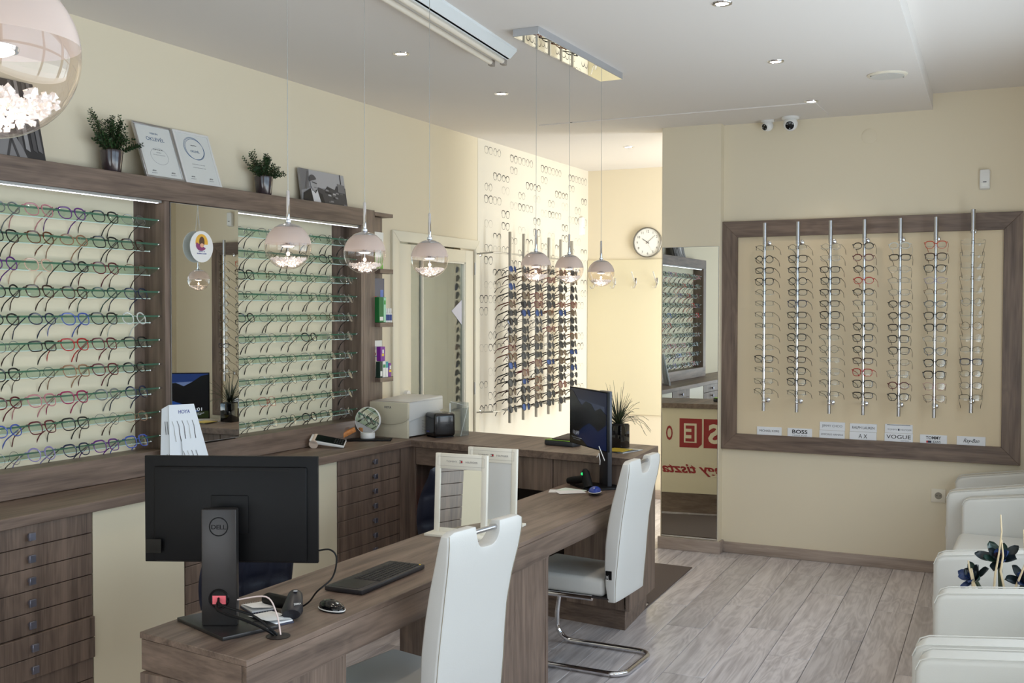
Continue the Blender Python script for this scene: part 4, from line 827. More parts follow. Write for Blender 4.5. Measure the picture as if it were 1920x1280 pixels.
# card terminal
t = thing('card_terminal', 'white payment terminal with a black face lying on the worktop', 'terminal', (-3.60, 4.96, CZ), R(118)); M = place((-3.60, 4.96, CZ+.012), R(112)) @ Matrix.Rotation(R(-22), 4, 'Y')
MB(M).prism([(-.038, .085, .030), (-.038, -.10, .004), (-.038, -.10, .016), (-.038, .09, .052)], (.076, 0, 0)).build('body', whitep, t, bevel=.004)
MB(M).cyl((-.038, .068, .026), (.038, .068, .026), .0255, 20).build('paper_roll_housing', mat('warm_plastic', (226, 206, 188), .4), t)
MB(M).prism([(-.032, .058, .0495), (-.032, -.098, .0172), (.032, -.098, .0172), (.032, .058, .0495)], (0, 0, .0015)).build('black_face', blackg, t)
for r in range(4):
    for c in range(3): MB(M).box(-.024+c*.018, -.012+c*.018, -.088+r*.013, -.080+r*.013, .0205+r*.0026, .0222+r*.0026).build('key', mat('key_dark', (44, 44, 50), .4), t)
t = thing('pen_pad', 'flat black signature pad with a silver end under the round mirror', 'pad', (-3.62, 5.33, CZ), R(28)); M = place((-3.62, 5.33, CZ), R(28))
MB(M).box(-.09, .17, -.055, .055, 0, .009).build('pad', black, t, bevel=.002); MB(M).box(-.125, -.09, -.04, -.005, 0, .009).build('silver_end', satin, t, bevel=.001, seg=1)
# round makeup mirror
t = thing('makeup_mirror', 'round white vanity mirror on a white drum base in the counter corner', 'mirror', (-3.62, 5.385, CZ+.009))
cdir = Vector((3.62, -5.385, 0)).normalized(); 
MB().lathe([(.042, 0), (.043, .003), (.043, .030), (.042, .032)], (-3.62, 5.385, CZ+.0092), 32).build('base', whitep, t)
N_ = Vector((.16, -.98, .12)).normalized(); MR = frame3(Vector((-3.62, 5.385, CZ+.116))-N_*.012, Vector((-N_.y, N_.x, 0)), (0, 0, 1)); 
MR = Matrix.Translation(Vector((-3.625, 5.39, CZ+.112))) @ Vector((0, 0, 1)).rotation_difference(N_).to_matrix().to_4x4()
MB(MR).lathe([(.072, -.024), (.079, -.018), (.080, .0), (.077, .002), (.076, .0)], (0, 0, 0), 48, cap=False).lathe([(.072, -.024), (.0, -.024)], (0, 0, 0), 48, cap=False).build('rim', whitep, t)
MB(MR).prism([(.0765*math.cos(k*.1309), .0765*math.sin(k*.1309), .0004) for k in range(48)], (0, 0, .0006)).build('mirror_face', mirror, t)
tag(MB(Matrix.Translation((-3.70, 5.28, CZ+.04)) @ Matrix.Rotation(R(62), 4, 'Z') @ Matrix.Rotation(R(-22), 4, 'Y')).box(-.075, .06, -.012, .012, -.014, .014).build('wooden_block', wood('orange_wood', (150, 84, 34), (212, 138, 66), 'x', rough=.5), bevel=.003), 'orange wooden block leaning behind the vanity mirror', 'block')
# lens tracer
t = thing('lens_tracer', 'beige lens tracing machine with a curved front in the counter corner', 'machine', (-3.55, 5.69, CZ), R(-3)); M = place((-3.545, 5.70, CZ), R(-4))
beige = mat('beige_plastic', (206, 198, 176), .45); gw = mat('grey_white_plastic', (206, 206, 204), .4)
MB(M).prism([(-.125, -.16, .008), (-.125, .19, .008), (-.125, .19, .14), (-.125, .15, .165), (-.125, -.165, .165)], (.25, 0, 0)).build('housing', gw, t, bevel=.008)
MB(M).prism([(-.132, -.17, .10), (-.142, -.175, .215), (-.142, .20, .235), (-.132, .19, .15)], (.274, 0, 0)).build('lid', gw, t, bevel=.008)
MB(M).prism([(-.135, -.178, .0), (.135, -.178, .0), (.135, -.160, .0), (-.135, -.160, .0)], (0, 0, .125)).build('front_lower', beige, t, bevel=.004)
pp = [(-.142, 0, .212), (.142, 0, .212)]+[(.142*math.cos(a)*(1 if True else 1), 0, .128-.048*math.sin(a)) for a in [R(8+k*164/16) for k in range(17)]]
MB(M).prism([(x, -.187, z) for x, _, z in pp], (0, .02, 0)).build('front_shield', beige, t, bevel=.003)
MB(M).box(-.135, .135, -.170, .19, .2155, .2165).build('top_tray', mat('taupe_plastic', (176, 166, 152), .4), t).rotation_euler = (R(0), 0, 0)
MB(M @ Matrix.Rotation(R(3), 4, 'X')).box(-.12, .02, -.15, -.10, .214, .219).box(.03, .115, -.15, -.11, .214, .219).box(-.10, .11, -.07, .03, .214, .220).build('top_window', mat('dark_window', (84, 74, 66), .2), t)
text('HOYA', M @ Vector((-.005, -.1875, .176)), M.to_3x3() @ Vector(XP), ZP, .014, mat('ink_dark_blue', (50, 54, 80), .5), t, width=.05, bold=.004)
for k in range(8): MB(M).box(.1245, .126, -.02, .10, .03+k*.009, .033+k*.009).build('vent_slot', mat('vent_grey', (150, 150, 148), .6), t)
# black cube box
t = thing('cube_speaker', 'glossy black rounded cube beside the lens machine', 'speaker', (-3.30, 5.72, CZ), R(-30)); M = place((-3.315, 5.71, CZ), R(-33))
MB(M).box(-.072, .072, -.072, .072, .004, .148).build('body', mat('cube_black', (15, 14, 16), .25, coat=.4), t, bevel=.022, seg=4)
MB(M).box(-.060, .060, -.060, .060, 0, .006).build('foot', black, t)
for k in range(3): MB().lathe([(.003, 0), (.003, .002)], (0, 0, 0), 8).build('indicator', mat('blue_dot', (90, 90, 190), .3), t, ).matrix_basis = t.matrix_basis.inverted() @ M @ Matrix.Translation((-.03+k*.012, -.0725, .035)) @ Matrix.Rotation(R(90), 4, 'X')  # three small blue dots low on the cube front
for c in t.children:
    if c.name.startswith('indicator'): c.matrix_parent_inverse = Matrix()
# acrylic brochure stand
t = thing('acrylic_stand', 'clear acrylic brochure stand at the back of the end counter', 'stand', (-3.27, 5.86, CZ), R(-5)); M = place((-3.27, 5.86, CZ), R(-3))
ac = clear('acrylic', (232, 236, 236), 1.5, dens=.12, body=(220, 222, 222))
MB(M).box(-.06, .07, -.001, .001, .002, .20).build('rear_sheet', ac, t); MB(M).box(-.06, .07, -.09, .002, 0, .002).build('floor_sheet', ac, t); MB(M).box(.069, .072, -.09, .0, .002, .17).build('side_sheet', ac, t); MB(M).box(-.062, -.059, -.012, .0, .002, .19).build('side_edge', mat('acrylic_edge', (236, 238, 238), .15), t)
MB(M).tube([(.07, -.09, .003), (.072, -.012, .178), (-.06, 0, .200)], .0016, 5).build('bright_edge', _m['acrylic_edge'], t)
# phone / card device on the end counter
t = thing('payment_device', 'flat black device with a green stripe on the end counter', 'device', (-2.47, 5.66, CZ), R(-10)); M = place((-2.50, 5.64, CZ), R(-10))
MB(M).prism([(-.075, -.04, 0), (.12, -.04, 0), (.12, .05, 0), (-.075, .05, 0)], (0, 0, .03)).build('body', mat('slate_plastic', (52, 54, 58), .4), t, bevel=.008)
MB(M).box(-.07, .118, -.038, .048, .030, .033).build('stripe', mat('green_plastic', (130, 180, 60), .5), t, bevel=.001, seg=1)
MB(M).prism([(-.03, -.03, .034), (.118, -.03, .034), (.118, .045, .068), (.03, .045, .060)], (0, 0, .006)).build('handset', mat('dark_red_grey', (50, 34, 34), .35), t, bevel=.002)
# spiky plant in a black cube vase
t = thing('spiky_plant', 'spiky grass plant in a black glass cube on the end counter', 'plant', (-2.165, 5.70, CZ)); c = Vector((-2.165, 5.70, CZ))
MB(place(c, R(-12))).box(-.045, .045, -.045, .045, .0, .128).build('vase', mat('black_glass', (12, 10, 12), .06, coat=.6), t, bevel=.003)
MB(place(c, R(-12))).box(-.041, .041, -.041, .041, .118, .132).build('soil', mat('dark_soil', (30, 26, 20), .9), t)
rg = random.Random(11); lv = MB()
for k in range(90):
    a = rg.uniform(0, 2*math.pi); ln = rg.uniform(.13, .29); sp = rg.uniform(.15, 1.0); d = Vector((math.cos(a), math.sin(a), 0)); p = []
    for j in range(6):
        f = j/5; p.append(c+Vector((0, 0, .125))+d*(ln*sp*f)+Vector((0, 0, ln*(1-sp*.55)*f-ln*sp*sp*.75*f*f*f)))
    w = [(.0034*(1-j/5.8), .0010) for j in range(6)]; lv.cur = rg.choice((0, 1)); lv.tube(p, w, 4)
tag(lv.build('blades', [mat('blade_green', (62, 70, 46), .5), mat('blade_dark', (40, 46, 34), .5)], t), kind='stuff')
for i, (x, y, rz, c, lb) in enumerate(((-2.075, 5.56, -14, (190, 196, 200), 'pale magazine at the bottom of the pile on the end counter'), (-2.085, 5.555, -24, (50, 54, 60), 'dark brochure in the middle of the pile on the end counter'), (-2.095, 5.555, -6, (196, 170, 60), 'yellow green brochure on top of the pile on the end counter'))):
    tag(MB(place((x, y, CZ+.0005+.0035*i), R(rz))).box(-.06, .05, -.09, .10-.03*i, 0, .003).build('magazine', mat('cover_%d' % i, c, .3)), lb, 'magazine', 'magazines under the spiky plant')
# ================================================================== SUNGLASS RACK
rk = thing('sunglass_rack', 'steel sunglass rack of six vertical bars on the patterned wall', 'rack', (-3.66, 7.92, .83))
PX = -3.655
for z in (2.10, .93): MB().tube([(XL+.01, 7.12, z-.01), (PX-.03, 7.12, z), (PX-.014, 7.2, z), (PX-.014, 8.60, z)], .006, 8).build('rail', satin, rk); MB(Matrix.Translation((XL+.004, 7.195, z-.01)) @ Matrix.Rotation(R(90), 4, 'Y')).lathe([(.018, 0), (.018, .008), (.010, .012), (.008, .03), (.0, .032)], (0, 0, 0), 14).build('wall_fitting', chrome, rk)
SUN = [('black', 'dark'), ('black', 'dark'), ('black', 'dark'), ('dark brown', 'brown'), ('black', 'blue'), ('gunmetal', 'dark'), ('tortoise', 'brown'), ('black', 'dark'), ('silver', 'dark'), ('burgundy', 'rose')]
rg = random.Random(21)
for c in range(6):
    y = 7.335+c*.2335
    MB().box(PX-.010, PX+.010, y-.010, y+.010, .83+.003*c, 2.262).build('bar', satin, rk, bevel=.002, seg=1)
    for r in range(17):
        z = 1.985-r*.0655
        if c == 4 and r < 2 and r == 0: pass
        fc, ln = SUN[rg.randrange(10)]
        if c == 0 and r in (0, 2): ln = 'blue'; fc = 'silver'
        sh = rg.choice(['aviator', 'cat-eye', 'square', 'oval', 'round', 'rectangular']); st = 'metal' if fc in ('gunmetal', 'silver') else 'sun'
        Mx = Matrix.Translation((PX+.028, y+rg.uniform(-.004, .004), z)) @ Matrix.Rotation(R(90+rg.uniform(-7, 7)), 4, 'Z') @ Matrix.Rotation(R(-9+rg.uniform(-6, 3)), 4, 'X') @ Matrix.Diagonal((1.1, 1.0, 1.18, 1))
        glasses('sunglasses', '%s %s sunglasses, %s lenses, %s from top, %s bar of the wall rack' % (fc, sh, {'dark': 'dark', 'brown': 'brown', 'blue': 'blue', 'rose': 'rose'}[ln], ORD[r], ORD[c]), 'sunglasses', 'sunglasses on the wall rack', Mx, sh, fc, st, ln, drop=6)
# printed glasses on the wallpaper
pr = MB(); rg = random.Random(4)
pat = [(0, 0, 'cat-eye', 0), (0, 1, 'square', 1), (0, 2, 'round', 1), (1, 0, 'cat-eye', 1), (2, 2, 'cat-eye', 0), (2, 3, 'oval', 0), (3, 1, 'round', 1), (3, 3, 'aviator', 2), (4, 0, 'cat-eye', 2), (4, 1, 'cat-eye', 0), (4, 2, 'square', 1), (5, 3, 'cat-eye', 0), (6, 1, 'aviator', 2), (6, 3, 'cat-eye', 0), (7, 0, 'oval', 1), (7, 2, 'half', 0), (8, 1, 'cat-eye', 1), (8, 2, 'oval', 2), (8, 3, 'round', 1), (9, 1, 'cat-eye', 0), (9, 0, 'round', 0), (10, 2, 'half', 0), (10, 3, 'cat-eye', 0), (10, 0, 'square', 1), (11, 1, 'oval', 2), (11, 2, 'round', 1)]
for tile in range(4):
    for blk in range(2):
        for (r, c, sh, wt) in pat:
            y = 7.19+tile*.575+c*.144+(.07 if blk else 0); z = 2.88-tile*.012-r*.092-blk*1.12
            if not (7.17 < y-.05 and y+.06 < 9.28 and z > .93): continue
            lw = (.0042, .0028, .0017)[wt]; pr.cur = wt; kk = rg.uniform(1.0, 1.12)
            for sd in (-1, 1):
                s_ = 'cat-eye' if sh == 'half' else sh; nn = 20; rng_ = range(nn)
                P = []
                for i in rng_:
                    a = 2*math.pi*i/nn; px, pz = rimpt(s_, a); P.append((sd*(.033+px)*kk, pz*1.15*kk))
                lim = range(-1, 11) if sh == 'half' else range(nn)
                for i in lim:
                    (y0, z0), (y1, z1) = P[i % nn], P[(i+1) % nn]; t0 = lw*(1.6 if 0 <= i < nn/2 else .7)*.5; cy = sd*.033*kk
                    def off(yy, zz, o): 
                        v = Vector((yy-cy, zz)); v = v.normalized() if v.length else v; return (XL+.0026, y+yy+v.x*o, z+zz+v.y*o)
                    pr.add([off(y0, z0, -t0), off(y0, z0, t0), off(y1, z1, t0), off(y1, z1, -t0)], [(0, 1, 2, 3)])
            pr.add([(XL+.0026, y-.009, z+.010), (XL+.0026, y+.009, z+.010), (XL+.0026, y+.009, z+.010+lw), (XL+.0026, y-.009, z+.010+lw)], [(0, 1, 2, 3)])
tag(pr.build('printed_spectacles', [mat('print_charcoal', (44, 41, 40), .8), mat('print_greige', (90, 84, 78), .8), mat('print_faint', (160, 154, 142), .8)], wl), kind='stuff')
# ================================================================== RIGHT WALL PANEL
fp_ = thing('framed_display_board', 'large dark oak framed display panel on the back wall', 'display board', (-1.11, YB-.02, 1.5))
x0, x1, z0, z1 = -2.058, -.178, .722, 2.284; b = .109
y0, y1 = YB-.035, YB-.0005
for nm, p, m in (('frame_top', [(x0, z1), (x1, z1), (x1-b, z1-b), (x0+b, z1-b)], woodx), ('frame_bottom', [(x0, z0), (x1, z0), (x1-b, z0+b), (x0+b, z0+b)], woodx), ('frame_side', [(x0, z0), (x0, z1), (x0+b, z1-b), (x0+b, z0+b)], woodz), ('frame_side', [(x1, z0), (x1, z1), (x1-b, z1-b), (x1-b, z0+b)], woodz)):
    MB().prism([(x, y0, z) for x, z in p], (0, y1-y0, 0)).build(nm, m, fp_, bevel=.0015, seg=1)
MB().box(x0+b-.002, x1-b+.002, YB-.012, YB-.001, z0+b-.002, z1-b+.002).build('panel_board', mat('beige_panel_board', (226, 208, 176), .6), fp_)
POL = [-1.735, -1.517, -1.308, -1.096, -.878, -.668, -.455]; PY = 7.285
RP = ['gunmetal:rectangular:h gunmetal:round:f black:rectangular:f black:square:f gunmetal:oval:h black:rectangular:h gunmetal:rectangular:h gunmetal:rectangular:h black:rectangular:h gunmetal:oval:h black:square:f gunmetal:rectangular:h gunmetal:rectangular:m black:cat-eye:h',
      'black:oval:h black:square:f black:rectangular:f black:round:f black:rectangular:f navy:square:f black:rectangular:f black:rectangular:f black:square:f black:rectangular:f dark brown:rectangular:f black:square:f black:square:f gunmetal:rectangular:h',
      'silver:oval:m silver:rectangular:m black:rectangular:f black:square:f gunmetal:rectangular:f black:rectangular:f black:square:f black:rectangular:f gunmetal:oval:h gunmetal:round:m silver:rectangular:h silver:square:m gunmetal:oval:h black:rectangular:h',
      'black:oval:f burgundy:oval:f black:oval:f red:oval:f black:oval:f navy:cat-eye:h gunmetal:rectangular:h black:cat-eye:f black:square:f black:oval:f dark brown:rectangular:f red:square:f black:square:f black:rectangular:f',
      'clear:oval:f black:rectangular:f silver:oval:m silver:oval:h grey:oval:m black:oval:f black:oval:f black:rectangular:f black:square:f black:square:f dark brown:oval:m grey:square:m burgundy:oval:f black:cat-eye:f',
      'coral:cat-eye:f dark brown:square:f black:cat-eye:f lilac:oval:m bronze:oval:h grey:oval:f black:cat-eye:f black:square:f silver:oval:h grey:cat-eye:f black:cat-eye:f black:square:f pink:cat-eye:m burgundy:cat-eye:m',
      'silver:round:r silver:round:r silver:aviator:r bronze:oval:r silver:round:r silver:round:m silver:aviator:r bronze:round:m silver:aviator:r black:oval:h navy:rectangular:f black:oval:m navy:oval:m black:rectangular:h']
for c, x in enumerate(POL):
    zt, zb = (2.258, 1.005) if c < 6 else (2.297, 1.045)
    t = thing('display_pole', 'chrome display pole with wire pins, %s from the left on the framed panel' % ORD[c], 'pole', (x, PY, zb), 0, 'chrome poles on the framed panel')
    MB().cyl((x, PY, zb+.08), (x, PY, zt-.14), .0100, 16).build('tube', chrome, t)
    MB().cyl((x, PY, zt-.145), (x, PY, zt), .0135, 18).build('upper_sleeve', brushed, t); MB().cyl((x, PY, zb), (x, PY, zb+.09), .0118, 16).build('lower_sleeve', brushed, t)
    for z in (zt-.128, zb+.065):
        so = MB().cyl((x, PY, z), (x, YB-.02, z), .006, 10).build('standoff', chrome, t)
        MB(Matrix.Translation((x, YB-.012, z)) @ Matrix.Rotation(R(90), 4, 'X')).lathe([(.015, 0), (.017, .002), (.017, .022), (.012, .026), (0, .027)], (0, 0, 0), 18).build('wall_knob', chrome, so)
        MB().lathe([(.0125, -.008), (.0135, -.006), (.0135, .006), (.0125, .008)], (x, PY, z), 14).build('clamp', chrome, t)
    L = RP[c].replace('dark brown', 'dark_brown').split(' '); dx0 = (0, 0, 0, -.003, -.003, 0, 0)[c]
    for r, q in enumerate(L):
        q = q.replace('_', ' ').split(':'); z = 2.088-r*.0735-(0 if c < 4 else .004) + (.012 if c == 6 else 0)
        MB().tube([(x-.066, PY+.014, z-.006), (x-.058, PY+.006, z-.010), (x+.058, PY+.006, z-.010), (x+.066, PY+.014, z-.006)], .0011, 5).build('pin', satin, t)
        if r % 3 == 0 or c == 6: MB().cyl((x-.03, PY+.002, z-.008), (x-.03, PY+.005, z+.03), .0005, 4)
        st = {'h': 'half', 'f': 'full', 'm': 'metal', 'r': 'rimless'}[q[2]]
        yaw = (-9, -8, -7, -5, -2, 0, 2)[c]+rng.uniform(-3, 3)
        Mx = Matrix.Translation((x+rng.uniform(-.003, .003)+dx0, PY-.020, z)) @ Matrix.Rotation(R(yaw), 4, 'Z') @ Matrix.Rotation(R(-6+rng.uniform(-3, 3)), 4, 'X') @ Matrix.Scale(1.03, 4)
        glasses('eyeglasses', '%s %s%s eyeglasses, %s from top on %s pole of framed board' % (q[0], q[1], {'half': ' half-rim', 'rimless': ' rimless'}.get(st, ''), ORD[r], ORD[c]), 'eyeglasses', 'eyeglasses on the framed panel', Mx, q[1], q[0], st, drop=9 if c < 6 else 22)
# brand cards
SG = [((-1.809, -1.642, .828, .886), [('MICHAEL KORS', .5, .42, .24, .8, 0)]), ((-1.603, -1.44, .828, .886), [('BOSS', .5, .40, .42, .62, .02), ('HUGO BOSS', .5, .12, .12, .6, 0)]), ((-1.392, -1.229, .828, .882), [('EMPORIO ARMANI', .5, .4, .22, .86, 0)]), ((-1.39, -1.227, .883, .938), [('JIMMY CHOO', .5, .4, .28, .8, 0)]),
      ((-1.198, -1.028, .828, .882), [('A X', .5, .25, .5, .32, 0)]), ((-1.196, -1.026, .883, .936), [('RALPH LAUREN', .5, .35, .32, .82, 0)]), ((-.978, -.804, .828, .885), [('VOGUE', .5, .38, .42, .86, .004), ('eyewear', .72, .12, .12, .3, 0)]), ((-.976, -.806, .886, .942), [('TOMMY', .27, .3, .18, .36, 0), ('HILFIGER', .76, .3, .18, .40, 0)]),
      ((-.762, -.60, .828, .885), [('TOMMY', .5, .50, .36, .56, .008), ('JEANS', .62, .10, .26, .30, .006)]), ((-.543, -.376, .828, .886), [('Ray-Ban', .5, .36, .4, .56, .004)])]
NMS = ['first from the left, bottom of the framed panel', 'second from the left, bottom of the framed panel', 'below the JIMMY CHOO card', 'third column, above another card', 'below the RALPH LAUREN card', 'fourth column, above another card', 'fifth column, lower one of two', 'fifth column, upper one of two', 'second from the right in the panel', 'rightmost in the panel']
ig = mat('ink_grey', (110, 110, 116), .6)
for (box, tx), nm in zip(SG, NMS):
    a, b_, c, d = box; w, h = b_-a, d-c
    t = thing('brand_card', 'white card reading %s, %s' % (tx[0][0] if tx[0][0] != 'TOMMY' or len(tx) > 1 and tx[1][0] == 'JEANS' else 'TOMMY HILFIGER', nm), 'card', ((a+b_)/2, YB-.018, c), 0, 'white brand cards in the framed panel')
    MB().box(a, b_, YB-.018, YB-.0125, c, d).build('card', mat('card_white', (236, 238, 242), .5), t, bevel=.0008, seg=1)
    for s_, fx, fz, fh, fw_, bo in tx:
        m_ = ig if s_ in ('JIMMY CHOO', 'EMPORIO ARMANI', 'eyewear', 'HUGO BOSS', 'HILFIGER') or (s_ == 'TOMMY' and fh < .3) else inkm
        text(s_, (a+w*fx, YB-.0182, c+h*fz), XP, ZP, h*fh, m_, t, width=w*fw_, bold=bo, shear=.4 if s_ == 'Ray-Ban' else 0)
    if tx[-1][0] == 'JEANS':
        MB().box(a+w*.24, a+w*.36, YB-.0184, YB-.018, c+h*.10, c+h*.34).build('printed_red', mat('flag_red', (190, 30, 40), .5), t); MB().box(a+w*.30, a+w*.43, YB-.0186, YB-.0181, c+h*.10, c+h*.34).build('printed_navy', _m['flag_navy'], t)
    if tx[0][0] == 'TOMMY' and tx[1][0] == 'HILFIGER': MB().box(a+w*.08, a+w*.92, YB-.0184, YB-.018, d-.006, d-.003).build('printed_bar', inkm, t); MB().box(a+w*.475, a+w*.53, YB-.0184, YB-.018, c+h*.28, c+h*.5).build('printed_flag', _m['flag_navy'], t)
# wall devices
t = thing('motion_sensor', 'white motion sensor high on the back wall above the framed panel', 'sensor', (-.399, YB, 2.46)); x = -.399
MB().prism([(x-.030, YB, 2.425), (x+.030, YB, 2.425), (x+.030, YB-.034, 2.435), (x-.030, YB-.034, 2.435)], (0, 0, .118)).build('housing', whitep, t, bevel=.008, seg=3)
MB().prism([(x-.022, YB-.034, 2.445), (x+.022, YB-.034, 2.445), (x+.014, YB-.039, 2.445), (x-.014, YB-.039, 2.445)], (0, 0, .022)).build('lens_window', mat('sensor_window', (244, 244, 240), .25), t); MB().box(x-.010, x+.010, YB-.0355, YB-.034, 2.472, 2.476).build('slot', black, t)
t = thing('motion_sensor', 'white motion sensor in the hallway corner beyond the patterned wall', 'sensor', (-3.80, 9.17, 2.40))
MB().prism([(XL, 9.08, 2.35), (XL+.035, 9.10, 2.36), (XL+.035, 9.16, 2.36), (XL, 9.18, 2.35)], (0, 0, .16)).build('housing', whitep, t, bevel=.008, seg=3)
MB().box(XL+.034, XL+.037, 9.115, 9.145, 2.42, 2.424).build('slot', satin, t)
t = thing('wall_socket', 'white power socket low on the back wall left of the armchairs', 'socket', (-.647, YB, .497)); x = -.647
MB().box(x-.044, x+.042, YB-.009, YB, .455, .541).build('plate', offw, t, bevel=.002)
MB(Matrix.Translation((x, YB-.009, .498)) @ Matrix.Rotation(R(90), 4, 'X')).lathe([(.0275, 0), (.0275, .004), (.0225, .004)], (0, 0, 0), 28, cap=False).build('outlet', offw, t); MB(Matrix.Translation((x, YB-.0095, .498)) @ Matrix.Rotation(R(90), 4, 'X')).lathe([(0, 0), (.0225, .0), (.0225, .0012), (0, .0012)], (0, 0, 0), 28, cap=False).build('recess', mat('socket_recess_shade', (150, 142, 128), .6), t)  # darker tone paints the shading inside the outlet
for d in (-.009, .009): MB().cyl((x+d, YB-.0118, .498), (x+d, YB-.0100, .498), .0028, 10).build('pin_hole', darkm, t)
tag(MB(Matrix.Translation((-1.095, YB, 2.808)) @ Matrix.Rotation(R(90), 4, 'X')).lathe([(.048, 0), (.048, .003), (.045, .004), (0, .004)], (0, 0, 0), 36).build('blank_cover', wallm), 'round blank cover plate painted like the wall above the framed panel', 'cover plate')
# clock
t = thing('wall_clock', 'round wall clock with grey rim and white face above the coat hooks', 'clock', (-3.255, YH, 2.285)); CM = frame3((-3.255, YH-.0005, 2.285), XP, ZP); 
MB(CM).lathe([(.130, 0), (.134, .01), (.134, .036), (.130, .040), (.126, .038), (.124, .022)], (0, 0, 0), 56, cap=False).build('rim', mat('clock_grey_metal', (120, 116, 108), .3, .6), t)
MB(CM).prism([(.126*math.cos(k*.1309), .126*math.sin(k*.1309), .012) for k in range(48)], (0, 0, .010)).build('face', mat('clock_face', (244, 242, 236), .5), t)
for k in range(12):
    a = R(90-30*(k+1)); text(str(k+1), CM @ Vector((.098*math.cos(a), .098*math.sin(a)-.010, .0224)), XP, ZP, .021, mat('clock_numeral', (110, 108, 104), .5), t, name='numeral')
def hand(ang_, ln, w, z, m, nm):
    a = R(90-ang_); d = Vector((math.cos(a), math.sin(a), 0)); n = Vector((-d.y, d.x, 0))*w
    MB(CM).prism([tuple(-d*.018+n+Vector((0, 0, z))), tuple(-d*.018-n+Vector((0, 0, z))), tuple(d*ln-n*.6+Vector((0, 0, z))), tuple(d*ln+n*.6+Vector((0, 0, z)))], (0, 0, .001)).build(nm, m, t)
hand(304.5, .062, .0028, .025, inkm, 'hour_hand'); hand(50, .094, .0018, .027, inkm, 'minute_hand'); hand(152, .09, .0007, .029, satin, 'second_hand')
# coat hooks
for i, (x, z) in enumerate(((-3.76, 1.94), (-3.565, 1.94), (-3.365, 1.94), (-3.165, 1.94))):
    t = thing('coat_hook', 'polished steel coat hook, %s of four on the hallway panel' % ('leftmost', 'second from the left', 'second from the right', 'rightmost')[i], 'hook', (x, YH-.018, z), 0, 'coat hooks on the hallway panel')
    yy = YH-.018
    MB().box(x-.008, x+.008, yy-.005, yy, z-.03, z+.03).build('plate', chrome, t, bevel=.001, seg=1)
    MB().tube([(x, yy-.006, z-.02), (x, yy-.03, z-.012), (x-.006, yy-.07, z+.05), (x-.012, yy-.085, z+.085)], [(.010, .005), (.009, .005), (.006, .0045), (.005, .004)], 8).build('upper_prong', chrome, t)
    MB().tube([(x, yy-.006, z-.022), (x-.004, yy-.035, z-.06), (x-.012, yy-.065, z-.062), (x-.018, yy-.078, z-.040)], [(.010, .005), (.008, .005), (.007, .0045), (.005, .004)], 8).build('lower_prong', chrome, t)
# ================================================================== CEILING THINGS
def downlight(x, y, label):
    t = thing('downlight', label, 'ceiling light', (x, y, H), 0, 'recessed ceiling downlights')
    MB().lathe([(.028, -.002), (.030, -.005), (.041, -.004), (.043, 0)], (x, y, H), 28, cap=False).build('ring', chrome, t)
    MB().lathe([(.0, -.0016), (.028, -.0016), (.028, -.0022), (0, -.0022)], (x, y, H), 24, cap=False).build('lamp', mat('downlight_glow', (255, 255, 255), .5, emit=(255, 240, 224), es=14), t)
    l = bpy.data.lights.new('downlight_beam', 'SPOT'); l.energy = 11; l.color = (1, .86, .7); l.spot_size = R(105); l.spot_blend = .7; l.shadow_soft_size = .03
    o = bpy.data.objects.new('downlight_beam', l); COL.objects.link(o); o.parent = t; o.matrix_parent_inverse = t.matrix_basis.inverted(); o.location = (x, y, H-.02)
for x, y, lb in ((-2.94, 4.676, 'recessed downlight left of the long fluorescent fitting'), (-2.94, 5.781, 'recessed downlight left of the three cord canopy'), (-2.96, 6.90, 'recessed downlight above the sunglass rack'), (-2.99, 8.06, 'recessed downlight in the hallway ceiling'), (-1.26, 4.507, 'recessed downlight at the top edge of the photo'), (-1.30, 5.663, 'recessed downlight midway to the dome cameras'), (-1.348, 6.824, 'recessed downlight nearest the dome cameras'), (-2.93, 3.5, 'recessed downlight above the left display, outside the photo'), (-2.93, 2.3, 'recessed downlight over the drawers, outside the photo'), (-1.22, 3.3, 'recessed downlight above the near chair, outside the photo')):
    downlight(x, y, lb)
# fluorescent fitting
t = thing('fluorescent_fitting', 'long white twin tube fluorescent fitting on the ceiling', 'ceiling light', (-2.38, 4.1, H), R(6)); fx = Vector((-2.475, 4.93, 0)); ux = Vector((-.0, -1, 0)); fa = math.atan2(-.115, 1)
M = place((-2.375, 4.06, H), R(6.5))
MB(M).box(-.03, .05, -.78, .78, -.045, 0).build('channel', whitep, t, bevel=.003)
MB(M).prism([(.0, -.78, -.045), (.05, -.78, -.045), (.085, -.78, -.012), (.085, -.78, 0)], (0, 1.56, 0)).build('reflector', mat('white_enamel', (224, 228, 228), .35), t)
for xx in (-.04, .022):
    MB(M).cyl((xx, -.74, -.062), (xx, .74, -.062), .013, 14).build('tube', mat('unlit_tube', (226, 216, 200), .3), t)
    for yy in (-.76, .76): MB(M).box(xx-.012, xx+.012, yy-.02, yy+.02, -.078, -.03).build('lamp_holder', mat('grey_holder', (150, 140, 130), .5), t, bevel=.003)
MB(M).box(-.05, .035, -.78, .785, -.050, -.040).build('cross_plate', whitep, t)
